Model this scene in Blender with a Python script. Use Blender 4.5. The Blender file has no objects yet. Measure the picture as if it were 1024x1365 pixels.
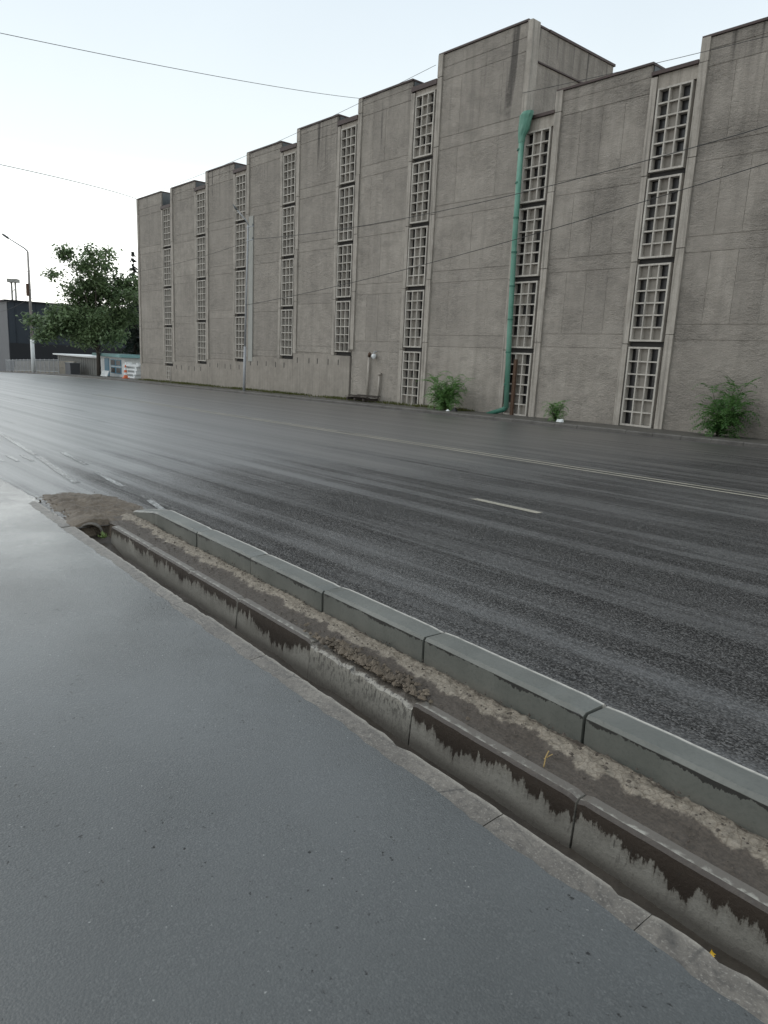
import bpy, math, random
from mathutils import Vector, Matrix, noise

# ------------------------------------------------------------------ camera
sc = bpy.context.scene
C = sc.collection
R = math.radians
YAW, PITCH, ROLL = R(48.907), R(12.058), R(2.696)
fwd = Vector((-math.sin(YAW) * math.cos(PITCH), math.cos(YAW) * math.cos(PITCH), -math.sin(PITCH)))
rgt0 = Vector((math.cos(YAW), math.sin(YAW), 0))
up0 = rgt0.cross(fwd)
rgt = rgt0 * math.cos(ROLL) + up0 * math.sin(ROLL)
up = up0 * math.cos(ROLL) - rgt0 * math.sin(ROLL)
cd = bpy.data.cameras.new('camera')
cam = bpy.data.objects.new('camera', cd)
C.objects.link(cam)
M3 = Matrix((rgt, up, -fwd)).transposed()
cam.matrix_world = Matrix.Translation((0, 0, 1.55)) @ M3.to_4x4()
cd.sensor_fit = 'HORIZONTAL'
cd.sensor_width = 36
cd.lens = 36 * 961.9 / 1024
cd.clip_end = 4000
cd.clip_start = 0.05
sc.camera = cam

# ------------------------------------------------------------------ sky and light
SUN_EL, SUN_AZ = R(52), R(235)          # azimuth measured from +Y towards +X
w = bpy.data.worlds.new('World')
sc.world = w
w.use_nodes = True
nt = w.node_tree
nt.nodes.clear()
wo = nt.nodes.new('ShaderNodeOutputWorld')
bg = nt.nodes.new('ShaderNodeBackground')
sky = nt.nodes.new('ShaderNodeTexSky')
sky.sky_type = 'NISHITA'
sky.sun_disc = False
sky.sun_elevation = SUN_EL
sky.sun_rotation = SUN_AZ
sky.dust_density = 4.0
sky.air_density = 1.0
tc = nt.nodes.new('ShaderNodeTexCoord')
sep = nt.nodes.new('ShaderNodeSeparateXYZ')
nt.links.new(tc.outputs['Generated'], sep.inputs[0])
ramp = nt.nodes.new('ShaderNodeValToRGB')          # overcast layer: cream haze low down, cool grey-white above
cr = ramp.color_ramp
cr.elements[0].position = 0.0
cr.elements[0].color = (2.15, 2.10, 1.98, 1)
cr.elements[1].position = 0.42
cr.elements[1].color = (0.80, 0.90, 0.98, 1)
e_ = cr.elements.new(0.13)
e_.color = (2.0, 2.04, 1.98, 1)
e_ = cr.elements.new(0.22)
e_.color = (1.0, 1.09, 1.10, 1)
nt.links.new(sep.outputs[2], ramp.inputs[0])
cn = nt.nodes.new('ShaderNodeTexNoise')
cn.inputs['Scale'].default_value = 2.2
cn.inputs['Detail'].default_value = 5
nt.links.new(tc.outputs['Generated'], cn.inputs['Vector'])
cm = nt.nodes.new('ShaderNodeMapRange')
cm.inputs['To Min'].default_value = 9.3
cm.inputs['To Max'].default_value = 11.2
nt.links.new(cn.outputs['Fac'], cm.inputs['Value'])
mulc = nt.nodes.new('ShaderNodeVectorMath')
mulc.operation = 'SCALE'
nt.links.new(ramp.outputs[0], mulc.inputs[0])
nt.links.new(cm.outputs[0], mulc.inputs['Scale'])
mixs = nt.nodes.new('ShaderNodeMix')
mixs.data_type = 'RGBA'
mixs.inputs[0].default_value = 0.93
nt.links.new(sky.outputs[0], mixs.inputs[6])
nt.links.new(mulc.outputs[0], mixs.inputs[7])
nt.links.new(mixs.outputs[2], bg.inputs[0])
bg.inputs[1].default_value = 0.10
nt.links.new(bg.outputs[0], wo.inputs[0])

sl = bpy.data.lights.new('sun', 'SUN')
sl.energy = 0.9
sl.angle = R(60)
sl.color = (1.0, 0.97, 0.93)
sun = bpy.data.objects.new('sun', sl)
C.objects.link(sun)
sdir = Vector((math.sin(SUN_AZ) * math.cos(SUN_EL), math.cos(SUN_AZ) * math.cos(SUN_EL), math.sin(SUN_EL)))
sun.rotation_euler = (-sdir).to_track_quat('-Z', 'Y').to_euler()
sun.location = (0, 0, 40)

vs = sc.view_settings
vs.view_transform = 'Standard'
vs.look = 'None'
vs.exposure = 0.0
vs.gamma = 1.0
vs.use_curve_mapping = False

# ------------------------------------------------------------------ helpers
rnd = random.Random(7)


def G0(x):
    """height of the street along its length: it falls gently away from the camera"""
    if x > -62:
        return .014 * x
    d = min(-62 - x, 66)
    return .014 * max(x, -128) - .0055 * d - .00021 * d * d


def G(x, y):
    return G0(x) - .02 * max(-20, min(y, 30))


def tag(o, label=None, cat=None, group=None, kind=None):
    if label:
        o['label'] = label
    if cat:
        o['category'] = cat
    if group:
        o['group'] = group
    if kind:
        o['kind'] = kind
    return o


def mesh(name, verts, faces, smooth=False):
    me = bpy.data.meshes.new(name)
    me.from_pydata([tuple(v) for v in verts], [], faces)
    me.update()
    if smooth:
        me.polygons.foreach_set('use_smooth', [True] * len(me.polygons))
    return me


def obj(name, me, m=None, parent=None, loc=(0, 0, 0), rot=(0, 0, 0)):
    o = bpy.data.objects.new(name, me)
    C.objects.link(o)
    if m and me is not None and len(me.materials) == 0:
        me.materials.append(m)
    loc = Vector(loc)
    if parent is not None:
        o.parent = parent
        if parent.parent is None:
            loc = loc - parent.location
    o.location = loc
    o.rotation_euler = rot
    return o


def empty(name, loc):
    o = bpy.data.objects.new(name, None)
    C.objects.link(o)
    o.location = loc
    o.empty_display_size = .2
    return o


class MB:
    """collects shapes for one mesh"""

    def __init__(s):
        s.v = []
        s.f = []

    def box(s, x0, x1, y0, y1, z0, z1):
        b = len(s.v)
        s.v += [(x0, y0, z0), (x1, y0, z0), (x1, y1, z0), (x0, y1, z0), (x0, y0, z1), (x1, y0, z1), (x1, y1, z1), (x0, y1, z1)]
        s.f += [tuple(b + i for i in q) for q in ((0, 3, 2, 1), (4, 5, 6, 7), (0, 1, 5, 4), (1, 2, 6, 5), (2, 3, 7, 6), (3, 0, 4, 7))]
        return s

    def tube(s, pts, rad, n=8, caps=True):
        pts = [Vector(p) for p in pts]
        if not hasattr(rad, '__len__'):
            rad = [rad] * len(pts)
        b = len(s.v)
        px = None
        for i, p in enumerate(pts):
            d = (pts[min(i + 1, len(pts) - 1)] - pts[max(i - 1, 0)]).normalized()
            if px is None:
                ref = Vector((0, 0, 1)) if abs(d.z) < .9 else Vector((1, 0, 0))
                px = d.cross(ref).normalized()
            else:
                px = (px - d * px.dot(d)).normalized()
            py = d.cross(px)
            for k in range(n):
                a = 2 * math.pi * k / n
                s.v.append(p + (px * math.cos(a) + py * math.sin(a)) * rad[i])
        for i in range(len(pts) - 1):
            for k in range(n):
                k2 = (k + 1) % n
                s.f.append((b + i * n + k, b + i * n + k2, b + (i + 1) * n + k2, b + (i + 1) * n + k))
        if caps:
            s.f.append(tuple(b + k for k in range(n))[::-1])
            e = b + (len(pts) - 1) * n
            s.f.append(tuple(e + k for k in range(n)))
        return s

    def prism(s, prof, x0, x1, jit=None):
        """profile of (y,z) points extruded along x"""
        b = len(s.v)
        n = len(prof)
        for x in (x0, x1):
            for (y, z) in prof:
                s.v.append((x, y, z))
        for k in range(n):
            k2 = (k + 1) % n
            s.f.append((b + k, b + n + k, b + n + k2, b + k2))
        s.f.append(tuple(b + k for k in range(n)))
        s.f.append(tuple(b + n + k for k in range(n))[::-1])
        return s

    def quad(s, a, b_, c, d):
        b = len(s.v)
        s.v += [a, b_, c, d]
        s.f.append((b, b + 1, b + 2, b + 3))
        return s

    def build(s, name, m, parent=None, loc=(0, 0, 0), rot=(0, 0, 0), smooth=False):
        return obj(name, mesh(name, s.v, s.f, smooth), m, parent, loc, rot)


def sheet(name, xs, ys, zf, m, parent=None, smooth=False):
    v = []
    f = []
    ny = len(ys)
    for x in xs:
        for j in range(ny):
            y = ys[j](x) if callable(ys[j]) else ys[j]
            v.append((x, y, zf(x, y)))
    for i in range(len(xs) - 1):
        for j in range(ny - 1):
            a = i * ny + j
            f.append((a, a + ny, a + ny + 1, a + 1))
    return obj(name, mesh(name, v, f, smooth), m, parent)


def fr(a, b, st):
    n = max(1, int(round((b - a) / st)))
    return [a + (b - a) * i / n for i in range(n + 1)]


# ------------------------------------------------------------------ materials
class NT:
    def __init__(s, name):
        s.m = bpy.data.materials.new(name)
        s.m.use_nodes = True
        s.t = s.m.node_tree
        s.b = s.t.nodes['Principled BSDF']
        s.b.inputs['Specular IOR Level'].default_value = .35

    def n(s, typ, attrs=None, **inp):
        q = s.t.nodes.new('ShaderNode' + typ)
        for k, v in (attrs or {}).items():
            setattr(q, k, v)
        for k, v in inp.items():
            s.set(q, k.replace('_', ' '), v)
        return q

    def set(s, q, k, v):
        i = q.inputs[int(k[1:])] if k[0] == 'i' and k[1:].isdigit() else q.inputs[k]
        if isinstance(v, bpy.types.NodeSocket):
            s.t.links.new(v, i)
        else:
            i.default_value = v

    def p(s, **kw):
        for k, v in kw.items():
            s.set(s.b, k.replace('_', ' '), v)

    def pos(s):
        return s.n('NewGeometry').outputs['Position']

    def ob(s):
        return s.n('TexCoord').outputs['Object']

    def mapv(s, vec, scale=(1, 1, 1), loc=(0, 0, 0)):
        return s.n('Mapping', Vector=vec, Scale=scale, Location=loc).outputs[0]

    def noise(s, vec, scale, detail=4, rough=.55, dist=0):
        return s.n('TexNoise', Vector=vec, Scale=scale, Detail=detail, Roughness=rough, Distortion=dist).outputs['Fac']

    def vor(s, vec, scale, feat='F1', out='Distance'):
        return s.n('TexVoronoi', {'feature': feat}, Vector=vec, Scale=scale).outputs[out]

    def mr(s, v, a, b, c=0., d=1.):
        q = s.n('MapRange', Value=v)
        q.inputs[1].default_value = a
        q.inputs[2].default_value = b
        q.inputs[3].default_value = c
        q.inputs[4].default_value = d
        return q.outputs[0]

    def math(s, op, a, b=0.0):
        return s.n('Math', {'operation': op}, i0=a, i1=b).outputs[0]

    def mix(s, f, a, b):
        q = s.n('Mix', {'data_type': 'RGBA'})
        for i, v in ((0, f), (6, a), (7, b)):
            if isinstance(v, bpy.types.NodeSocket):
                s.t.links.new(v, q.inputs[i])
            else:
                q.inputs[i].default_value = (*v, 1) if i and len(v) == 3 else v
        return q.outputs[2]

    def bump(s, h, strength, dist, normal=None):
        q = s.n('Bump', Height=h, Strength=strength, Distance=dist)
        if normal is not None:
            s.t.links.new(normal, q.inputs['Normal'])
        return q.outputs[0]


def m_plain(name, col, rough=.7, metal=0., var=.25, scale=6., bump=0.):
    q = NT(name)
    v = q.ob()
    n = q.noise(v, scale, 5)
    d = tuple(c * (1 - var) for c in col)
    u = tuple(min(1, c * (1 + var)) for c in col)
    q.p(Base_Color=q.mix(n, d, u), Roughness=rough, Metallic=metal)
    if bump:
        q.p(Normal=q.bump(q.noise(v, scale * 8, 4), .5, bump))
    return q.m


def m_stucco(name, ztop, coarse):
    """thrown render, weathered: run-off streaks below the parapet, dirt patches, grain"""
    q = NT(name)
    v = q.pos()
    big = q.noise(v, .35, 6, .65)
    mid = q.noise(v, 2.2, 7, .66)
    col = q.mix(q.mr(big, .32, .68), (0.232, 0.210, 0.182), (0.340, 0.309, 0.270))
    col = q.mix(q.mr(mid, .42, .72, 0, .6), col, (0.405, 0.369, 0.324))
    rv = q.n('ObjectInfo').outputs['Random']
    col = q.mix(q.mr(rv, 0, 1, 0, .42), col, (0.200, 0.182, 0.160))
    # rain runs
    st = q.noise(q.mapv(v, (1.1, 1.1, .05)), 1.6, 5, .6)
    z = q.n('SeparateXYZ', Vector=v).outputs[2]
    near_top = q.mr(z, ztop - 5.0, ztop - .4)
    runs = q.math('MULTIPLY', q.mr(st, .50, .66), near_top)
    col = q.mix(q.math('MULTIPLY', runs, .6), col, (.11, .097, .084))
    # a few black streaks under the roof edge
    s2 = q.noise(q.mapv(v, (.55, .55, .03), (3.1, 0, 7)), 2.6, 3, .5)
    s2m = q.math('MULTIPLY', q.mr(s2, .61, .66), q.mr(q.math('ADD', z, q.mr(mid, .3, .7, -1.2, 1.2)), ztop - 3.2, ztop - 1.8))
    col = q.mix(q.math('MULTIPLY', s2m, .8), col, (.048, .043, .039))
    # weathering over the whole height and damp patches
    s3 = q.noise(q.mapv(v, (2.6, 2.6, .12)), 1.3, 5, .65)
    col = q.mix(q.mr(s3, .48, .75, 0, .42), col, (0.173, 0.156, 0.136))
    dmp = q.noise(q.mapv(v, (.8, .8, 1.4), (9, 2, 4)), .8, 7, .68)
    col = q.mix(q.mr(dmp, .53, .66, 0, .45), col, (0.162, 0.147, 0.130))
    grain = q.noise(v, 30, 5, .72)
    col = q.mix(q.mr(grain, .42, .72, 0, .5), col, (.11, .098, .086))
    h1 = q.noise(q.mapv(v, (1, 1, 1.9)), 4.2, 9, .68)
    h2 = q.noise(q.mapv(v, (1, 1, 1.3)), 17, 4, .65)
    h = q.math('ADD', h1, q.math('MULTIPLY', h2, .48))
    bm = q.n('Bump', Height=h, Distance=.16 if coarse else .075)
    q.set(bm, 'Strength', q.mr(q.noise(v, .5, 3, .5), .35, .65, .35, 1.0))
    q.p(Base_Color=col, Roughness=.85, Normal=bm.outputs[0])
    return q.m


def m_concrete(name, c0, c1, grain=30, bump=.006, rough=.75, streak=0.):
    q = NT(name)
    v = q.pos()
    n1 = q.noise(v, 1.7, 6, .65)
    n2 = q.noise(v, grain, 5, .65)
    col = q.mix(q.mr(n1, .3, .7), c0, c1)
    col = q.mix(q.mr(n2, .45, .8, 0, .5), col, tuple(c * .55 for c in c0))
    if streak:
        s = q.noise(q.mapv(v, (7, 7, .25)), 1.5, 4, .6)
        col = q.mix(q.mr(s, .48, .7, 0, streak), col, tuple(c * .42 for c in c0))
    q.p(Base_Color=col, Roughness=rough, Normal=q.bump(n2, .6, bump))
    return q.m


def m_road():
    q = NT('wet_road_asphalt')
    v = q.pos()
    sx = q.n('SeparateXYZ', Vector=v)
    agg = q.vor(v, 78)
    agg2 = q.noise(v, 210, 2, .6)
    patch = q.noise(v, .45, 5, .6)
    tint = q.vor(v, 78, out='Color')
    g = q.n('SeparateColor', Color=tint).outputs[0]
    # wheel tracks and water running along the street; more water stands lower down the street and by the kerb
    tr = q.noise(q.mapv(v, (.03, 2.6, .2)), 1.0, 6, .66)
    pn = q.noise(q.mapv(v, (.5, 1, 1)), .8, 5, .58)
    film = q.math('ADD', q.math('MULTIPLY', tr, .66), q.math('MULTIPLY', pn, .34))
    film = q.math('ADD', film, q.mr(sx.outputs[1], 2.6, 4.2, .12, 0))
    film = q.math('ADD', film, q.mr(sx.outputs[0], -6.5, -14.0, -.05, .26))
    wet = q.mr(film, .42, .68)
    col = q.mix(q.mr(patch, .3, .7), (.016, .0155, .015), (.032, .0295, .027))
    tops = q.mr(g, .40, .62)
    col = q.mix(q.math('MULTIPLY', tops, q.mr(wet, 0, 1, .9, .4)), col, (.085, .081, .077))
    gaps = q.math('MULTIPLY', q.mr(q.noise(v, 80, 2, .5), .50, .58), q.mr(wet, 0, .9, 1.0, .35))
    col = q.mix(gaps, col, (.004, .004, .004))
    h = q.math('ADD', q.math('SUBTRACT', 1.0, agg), q.math('MULTIPLY', agg2, .4))
    h = q.math('ADD', h, q.math('MULTIPLY', gaps, -.8))
    bmp = q.n('Bump', Height=h, Distance=.012)
    q.set(bmp, 'Strength', q.mr(wet, 0, 1, 1.0, .08))
    rip = q.n('Bump', Height=h, Distance=.009)
    q.set(rip, 'Strength', q.mr(wet, 0, 1, 1.0, .06))
    cw = q.math('MULTIPLY', q.mr(wet, 0, 1, .62, 1.0), q.mr(gaps, 0, 1, 1, .1))
    fine_tr = q.noise(q.mapv(v, (.022, 3.4, .2), (5, 0, 0)), 1.0, 6, .66)
    cw = q.math('MULTIPLY', cw, q.mr(fine_tr, .36, .60, .62, 1.0))
    cw = q.math('MULTIPLY', cw, q.math('ADD', q.math('MULTIPLY', tops, q.mr(wet, 0, 1, .55, .0)), q.mr(wet, 0, 1, .45, 1.0)))
    q.p(Base_Color=col, Roughness=q.mr(wet, 0, 1, .6, .42), Specular_IOR_Level=q.math('MULTIPLY', q.mr(wet, 0, 1, .2, 1.0), q.mr(fine_tr, .36, .60, .6, 1.0)), Normal=bmp.outputs[0], Coat_Weight=cw, Coat_Roughness=q.mr(wet, 0, 1, .24, .40),
        Coat_IOR=1.95, Coat_Normal=rip.outputs[0])
    return q.m


def m_sidewalk():
    q = NT('wet_sidewalk_asphalt')
    v = q.pos()
    patch = q.noise(v, .6, 5, .6)
    agg = q.vor(v, 120)
    fine = q.noise(v, 260, 2, .6)
    mid = q.noise(v, 7, 6, .68)
    col = q.mix(q.mr(patch, .3, .7), (.026, .029, .027), (.050, .053, .050))
    col = q.mix(q.mr(mid, .35, .72, 0, .45), col, (.022, .024, .023))
    g2 = q.n('SeparateColor', Color=q.vor(v, 150, out='Color')).outputs[0]
    col = q.mix(q.math('MULTIPLY', q.mr(g2, .55, 1.0, 0, .8), q.mr(mid, .35, .65, .15, .8)), col, (.085, .088, .083))
    col = q.mix(q.mr(fine, .54, .70, 0, .5), col, (.012, .013, .012))
    chips = q.math('MULTIPLY', q.mr(q.math('ADD', q.vor(v, 24), q.mr(fine, .3, .7, -.05, .05)), .02, .09, 1, 0), q.mr(q.noise(v, 5, 3, .6), .42, .6))
    col = q.mix(q.math('MULTIPLY', chips, .8), col, (.33, .33, .31))
    pits = q.mr(q.noise(v, 40, 3, .6), .66, .73)
    pits = q.math('MULTIPLY', pits, q.mr(q.noise(v, 1.6, 3, .5), .44, .58))
    col = q.mix(q.math('MULTIPLY', pits, .9), col, (.010, .010, .010))
    wet = q.mr(q.noise(v, .55, 6, .62), .28, .62)
    h = q.math('ADD', q.math('MULTIPLY', q.math('SUBTRACT', 1.0, agg), .8), q.math('MULTIPLY', fine, .5))
    h = q.math('ADD', h, q.math('MULTIPLY', pits, -3.0))
    bmp = q.n('Bump', Height=h, Distance=.008)
    q.set(bmp, 'Strength', q.mr(wet, 0, 1, .7, .45))
    rip = q.n('Bump', Height=q.math('ADD', q.math('MULTIPLY', h, .5), q.math('MULTIPLY', mid, 1.5)), Distance=.008)
    q.set(rip, 'Strength', q.mr(wet, 0, 1, .22, .08))
    cw = q.math('MULTIPLY', q.mr(wet, 0, 1, .68, 1.0), q.mr(pits, 0, 1, 1, .1))
    q.p(Base_Color=col, Roughness=.6, Normal=bmp.outputs[0], Coat_Weight=cw, Coat_Roughness=q.mr(wet, 0, 1, .28, .20),
        Coat_IOR=1.6, Coat_Normal=rip.outputs[0])
    return q.m


def m_kerb():
    """wet grey kerb stone: dark drip line hanging from the arris, pale worn outer arris (object origin = top inner edge)"""
    q = NT('wet_kerb_concrete')
    o = q.ob()
    s = q.n('SeparateXYZ', Vector=o)
    v = q.pos()
    n1 = q.noise(v, 3, 5, .6)
    n2 = q.noise(v, 60, 4, .65)
    col = q.mix(q.mr(n1, .3, .7), (.080, .084, .074), (.125, .128, .114))
    col = q.mix(q.mr(n2, .5, .8, 0, .5), col, (.05, .055, .052))
    depth = q.math('MULTIPLY', s.outputs[2], -1.0)
    dr = q.noise(q.mapv(v, (26, 0, 0)), 1.0, 4, .7)
    drf = q.noise(q.mapv(v, (2.5, 0, 0)), 1.0, 2, .5)
    thr = q.math('ADD', q.mr(dr, .38, .72, .018, .046), q.mr(drf, .40, .66, -.010, .016))
    stain = q.math('MULTIPLY', q.math('LESS_THAN', depth, thr), q.math('GREATER_THAN', depth, .0175))
    ny = q.n('SeparateXYZ', Vector=q.n('NewGeometry').outputs['True Normal']).outputs[1]
    stain = q.math('MULTIPLY', stain, q.math('LESS_THAN', ny, -.8))
    col = q.mix(q.math('MULTIPLY', stain, .9), col, (.016, .015, .014))
    mudl = q.math('MULTIPLY', q.mr(depth, .09, .16), q.mr(n1, .4, .6))
    col = q.mix(q.math('MULTIPLY', mudl, .45), col, (.16, .14, .115))
    worn = q.math('MULTIPLY', q.mr(s.outputs[1], .138, .15), q.mr(q.noise(v, 22, 4, .6), .3, .5, .45, 1))
    col = q.mix(worn, col, (.42, .40, .36))
    q.p(Base_Color=col, Roughness=.5, Coat_Weight=.45, Coat_Roughness=.3, Coat_IOR=1.33, Normal=q.bump(n2, .45, .003))
    return q.m


def m_channel(damaged=False):
    """pale precast channel wall with a dark wet run-off stain hanging in drips from the top edge"""
    q = NT('channel_wall_concrete_worn' if damaged else 'channel_wall_concrete')
    o = q.ob()
    s = q.n('SeparateXYZ', Vector=o)
    v = q.pos()
    n1 = q.noise(v, 4, 5, .6)
    n2 = q.noise(v, 75, 4, .65)
    col = q.mix(q.mr(n1, .3, .7), (.20, .188, .162), (.29, .275, .240))
    col = q.mix(q.mr(n2, .5, .8, 0, .6), col, (.10, .096, .086))
    depth = q.math('MULTIPLY', s.outputs[2], -1.0)
    a = q.noise(q.mapv(v, (19, 0, 1.2)), 1.0, 6, .66)
    b = q.noise(q.mapv(v, (2.7, 0, 0), (11, 0, 0)), 1.0, 3, .55)
    if damaged:
        sp = q.noise(q.mapv(v, (60, 60, 26)), 1.0, 5, .7)
        m = q.math('MULTIPLY', q.mr(sp, .5, .58), q.mr(depth, .0, .14, 1, .35))
        col = q.mix(m, col, (.035, .031, .028))
    else:
        thr = q.math('ADD', q.mr(a, .36, .68, .012, .085), q.mr(b, .34, .64, -.012, .075))
        rv = q.n('ObjectInfo').outputs['Random']
        thr = q.math('MULTIPLY', thr, q.mr(rv, 0, 1, .9, 1.35))
        wob = q.mr(q.noise(q.mapv(v, (60, 60, 34)), 1.0, 5, .7), .3, .7, -.02, .02)
        dd = q.math('SUBTRACT', thr, q.math('ADD', depth, wob))
        m = q.mr(dd, -.004, .007)
        halo = q.mr(dd, -.045, .0, 0, .45)
        ny = q.n('SeparateXYZ', Vector=q.n('NewGeometry').outputs['True Normal']).outputs[1]
        m = q.math('MULTIPLY', m, q.math('LESS_THAN', ny, -.2))
        col = q.mix(q.math('MULTIPLY', halo, q.math('LESS_THAN', ny, -.2)), col, (.085, .072, .058))
        col = q.mix(q.math('MULTIPLY', m, .95), col, (.024, .016, .011))
        spots = q.noise(q.mapv(v, (52, 52, 15), (5, 0, 3)), 1.0, 3, .6)
        m2 = q.math('MULTIPLY', q.mr(spots, .665, .69), q.mr(depth, .05, .16, 1, .25))
        col = q.mix(q.math('MULTIPLY', m2, .85), col, (.035, .030, .026))
    low = q.mr(q.math('ADD', depth, q.mr(n1, .3, .7, -.02, .02)), .15, .2)
    col = q.mix(q.math('MULTIPLY', low, .7), col, (.07, .062, .053))
    nz = q.n('SeparateXYZ', Vector=q.n('NewGeometry').outputs['True Normal']).outputs[2]
    topm = q.math('MULTIPLY', q.mr(nz, .5, .8), q.mr(q.math('ADD', s.outputs[1], q.mr(q.noise(v, 30, 4, .6), .3, .7, -.02, .02)), .012, .03))
    col = q.mix(q.math('MULTIPLY', topm, .85), col, (.075, .062, .05))
    q.p(Base_Color=col, Roughness=.55, Coat_Weight=.25, Coat_Roughness=.3, Normal=q.bump(n2, .6, .004))
    return q.m


def m_coping():
    q = NT('coping_concrete')
    v = q.pos()
    o = q.n('SeparateXYZ', Vector=q.ob())
    n1 = q.noise(v, 3.2, 6, .65)
    n2 = q.noise(v, 28, 6, .7)
    n3 = q.noise(v, 110, 3, .6)
    col = q.mix(q.mr(n1, .32, .68), (.088, .078, .066), (.17, .152, .128))
    col = q.mix(q.mr(n2, .46, .66, 0, .75), col, (.05, .044, .038))
    col = q.mix(q.mr(n3, .55, .72, 0, .8), col, (.26, .24, .21))
    edge = q.math('MULTIPLY', q.mr(o.outputs[1], .128, .146), q.mr(n2, .35, .55, .2, 1))
    col = q.mix(q.math('MULTIPLY', edge, .7), col, (.30, .275, .235))
    crack = q.mr(q.n('TexVoronoi', {'feature': 'DISTANCE_TO_EDGE'}, Vector=q.mapv(v, (1, 1.8, 1)), Scale=2.3).outputs['Distance'], 0, .018, 1, 0)
    col = q.mix(q.math('MULTIPLY', crack, q.mr(n1, .45, .6)), col, (.02, .018, .016))
    q.p(Base_Color=col, Roughness=.55, Coat_Weight=.3, Coat_Roughness=.3, Normal=q.bump(q.math('ADD', n2, q.math('MULTIPLY', n3, .5)), .8, .008))
    return q.m


def m_mud(name, light):
    q = NT(name)
    v = q.pos()
    n1 = q.noise(v, 6, 6, .65)
    n2 = q.noise(v, 70, 5, .7)
    n3 = q.vor(v, 48)
    if light:
        y = q.n('Attribute', {'attribute_name': 'sand'}).outputs['Fac']
        f = q.mr(q.math('ADD', y, q.mr(q.noise(v, 17, 6, .68), .3, .7, -.55, .45)), .35, .75)
        dark = q.mix(q.mr(n2, .3, .75), (.040, .032, .025), (.095, .076, .059))
        pale = q.mix(q.mr(n2, .3, .75), (.165, .14, .108), (.30, .263, .212))
        crust = q.mr(q.vor(q.n('Vector Math' if 0 else 'VectorMath', {'operation': 'ADD'}, i0=v, i1=q.n('TexNoise', Vector=v, Scale=14.0).outputs['Color']).outputs[0] if 0 else v, 24, 'DISTANCE_TO_EDGE'), .0, .06)
        pale = q.mix(crust, (.14, .115, .085), pale)
        col = q.mix(f, dark, pale)
    else:
        col = q.mix(q.mr(n1, .3, .7), (.075, .058, .042), (.145, .115, .082))
        col = q.mix(q.mr(n2, .5, .8, 0, .7), col, (.035, .029, .023))
    h = q.math('ADD', n2, q.math('MULTIPLY', n3, .8))
    q.p(Base_Color=col, Roughness=.75, Coat_Weight=.12, Coat_Roughness=.35, Normal=q.bump(h, .8, .008))
    return q.m


def m_leaf(name, c0, c1, scale=1.2):
    q = NT(name)
    v = q.pos()
    n = q.noise(v, scale, 3, .6)
    n2 = q.noise(v, scale * 9, 2, .6)
    col = q.mix(q.mr(n, .3, .7), c0, c1)
    col = q.mix(q.mr(n2, .4, .8, 0, .5), col, tuple(c * .55 for c in c0))
    q.p(Base_Color=col, Roughness=.45, Transmission_Weight=0.0)
    q.b.inputs['Subsurface Weight'].default_value = 0
    tr = q.n('BsdfTranslucent', Color=col)
    ad = q.n('MixShader', i0=.4)
    q.t.links.new(q.b.outputs[0], ad.inputs[1])
    q.t.links.new(tr.outputs[0], ad.inputs[2])
    q.t.links.new(ad.outputs[0], q.t.nodes['Material Output'].inputs[0])
    return q.m


def m_paint(name, c, lo=.74, hi=.95):
    q = NT(name)
    v = q.pos()
    n = q.noise(v, 34, 5, .7)
    n2 = q.noise(q.mapv(v, (.6, 4, 1)), 1.0, 3, .6)
    f = q.mr(q.math('ADD', n, q.math('MULTIPLY', n2, .5)), lo, hi)
    q.p(Base_Color=q.mix(f, c, (.04, .04, .04)), Roughness=.5, Coat_Weight=.5, Coat_Roughness=.25, Coat_IOR=1.33, Normal=q.bump(n, .4, .004))
    return q.m


def m_glass(name, col, rough=.12):
    q = NT(name)
    v = q.pos()
    n = q.noise(v, 5.5, 4, .65)
    rv = q.n('ObjectInfo').outputs['Random']
    c = q.mix(q.mr(n, .35, .75), tuple(k * .5 for k in col), tuple(k * 1.6 for k in col))
    c = q.mix(q.mr(rv, .7, 1.0, 0, .7), c, (.045, .042, .04))
    q.p(Base_Color=c, Roughness=q.mr(rv, 0, 1, rough, .5), Specular_IOR_Level=.5)
    return q.m


def m_faded(name, col, old, rust):
    q = NT(name)
    v = q.pos()
    n = q.noise(q.mapv(v, (1, 1, .35)), 3.0, 6, .65)
    c = q.mix(q.mr(n, .35, .7), col, old)
    c = q.mix(q.mr(q.noise(v, 9, 6, .7), .62, .72, 0, .8), c, rust)
    q.p(Base_Color=c, Roughness=.5, Normal=q.bump(q.noise(v, 7, 3, .5), .5, .02))
    return q.m


M = {}
M['road'] = m_road()
M['walk'] = m_sidewalk()
M['kerb'] = m_kerb()
M['chan'] = m_channel()
M['chan_d'] = m_channel(True)
M['coping'] = m_coping()
M['mud'] = m_mud('wet_mud', False)
M['silt'] = m_concrete('gutter_silt', (.030, .025, .020), (.062, .052, .041), 40, .006, .5)
M['sand'] = m_mud('mud_and_sand', True)
M['stuccoL'] = m_stucco('render_tall_block', 14.8, False)
M['stuccoR'] = m_stucco('render_low_block', 12.7, True)
M['fin'] = m_concrete('precast_fin_concrete', (.265, .24, .208), (.40, .366, .322), 26, .006, .75, .8)
M['lattice'] = m_concrete('precast_lattice_concrete', (.36, .335, .298), (.50, .468, .42), 30, .003, .75, .45)
M['head'] = m_concrete('head_panel_concrete', (.28, .25, .215), (.38, .345, .30), 24, .005, .8, .5)
M['plinth'] = m_concrete('plinth_render', (0.216, 0.194, 0.167), (0.308, 0.279, 0.242), 22, .012, .8, .35)
M['cap'] = m_plain('rusty_cap_metal', (.055, .036, .033), .55, 0, .4, 5)
M['flash'] = m_plain('grey_flashing', (.10, .11, .115), .5, .2, .4, 3)
M['pane'] = m_glass('dark_pane', (.011, .0105, .012))
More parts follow.
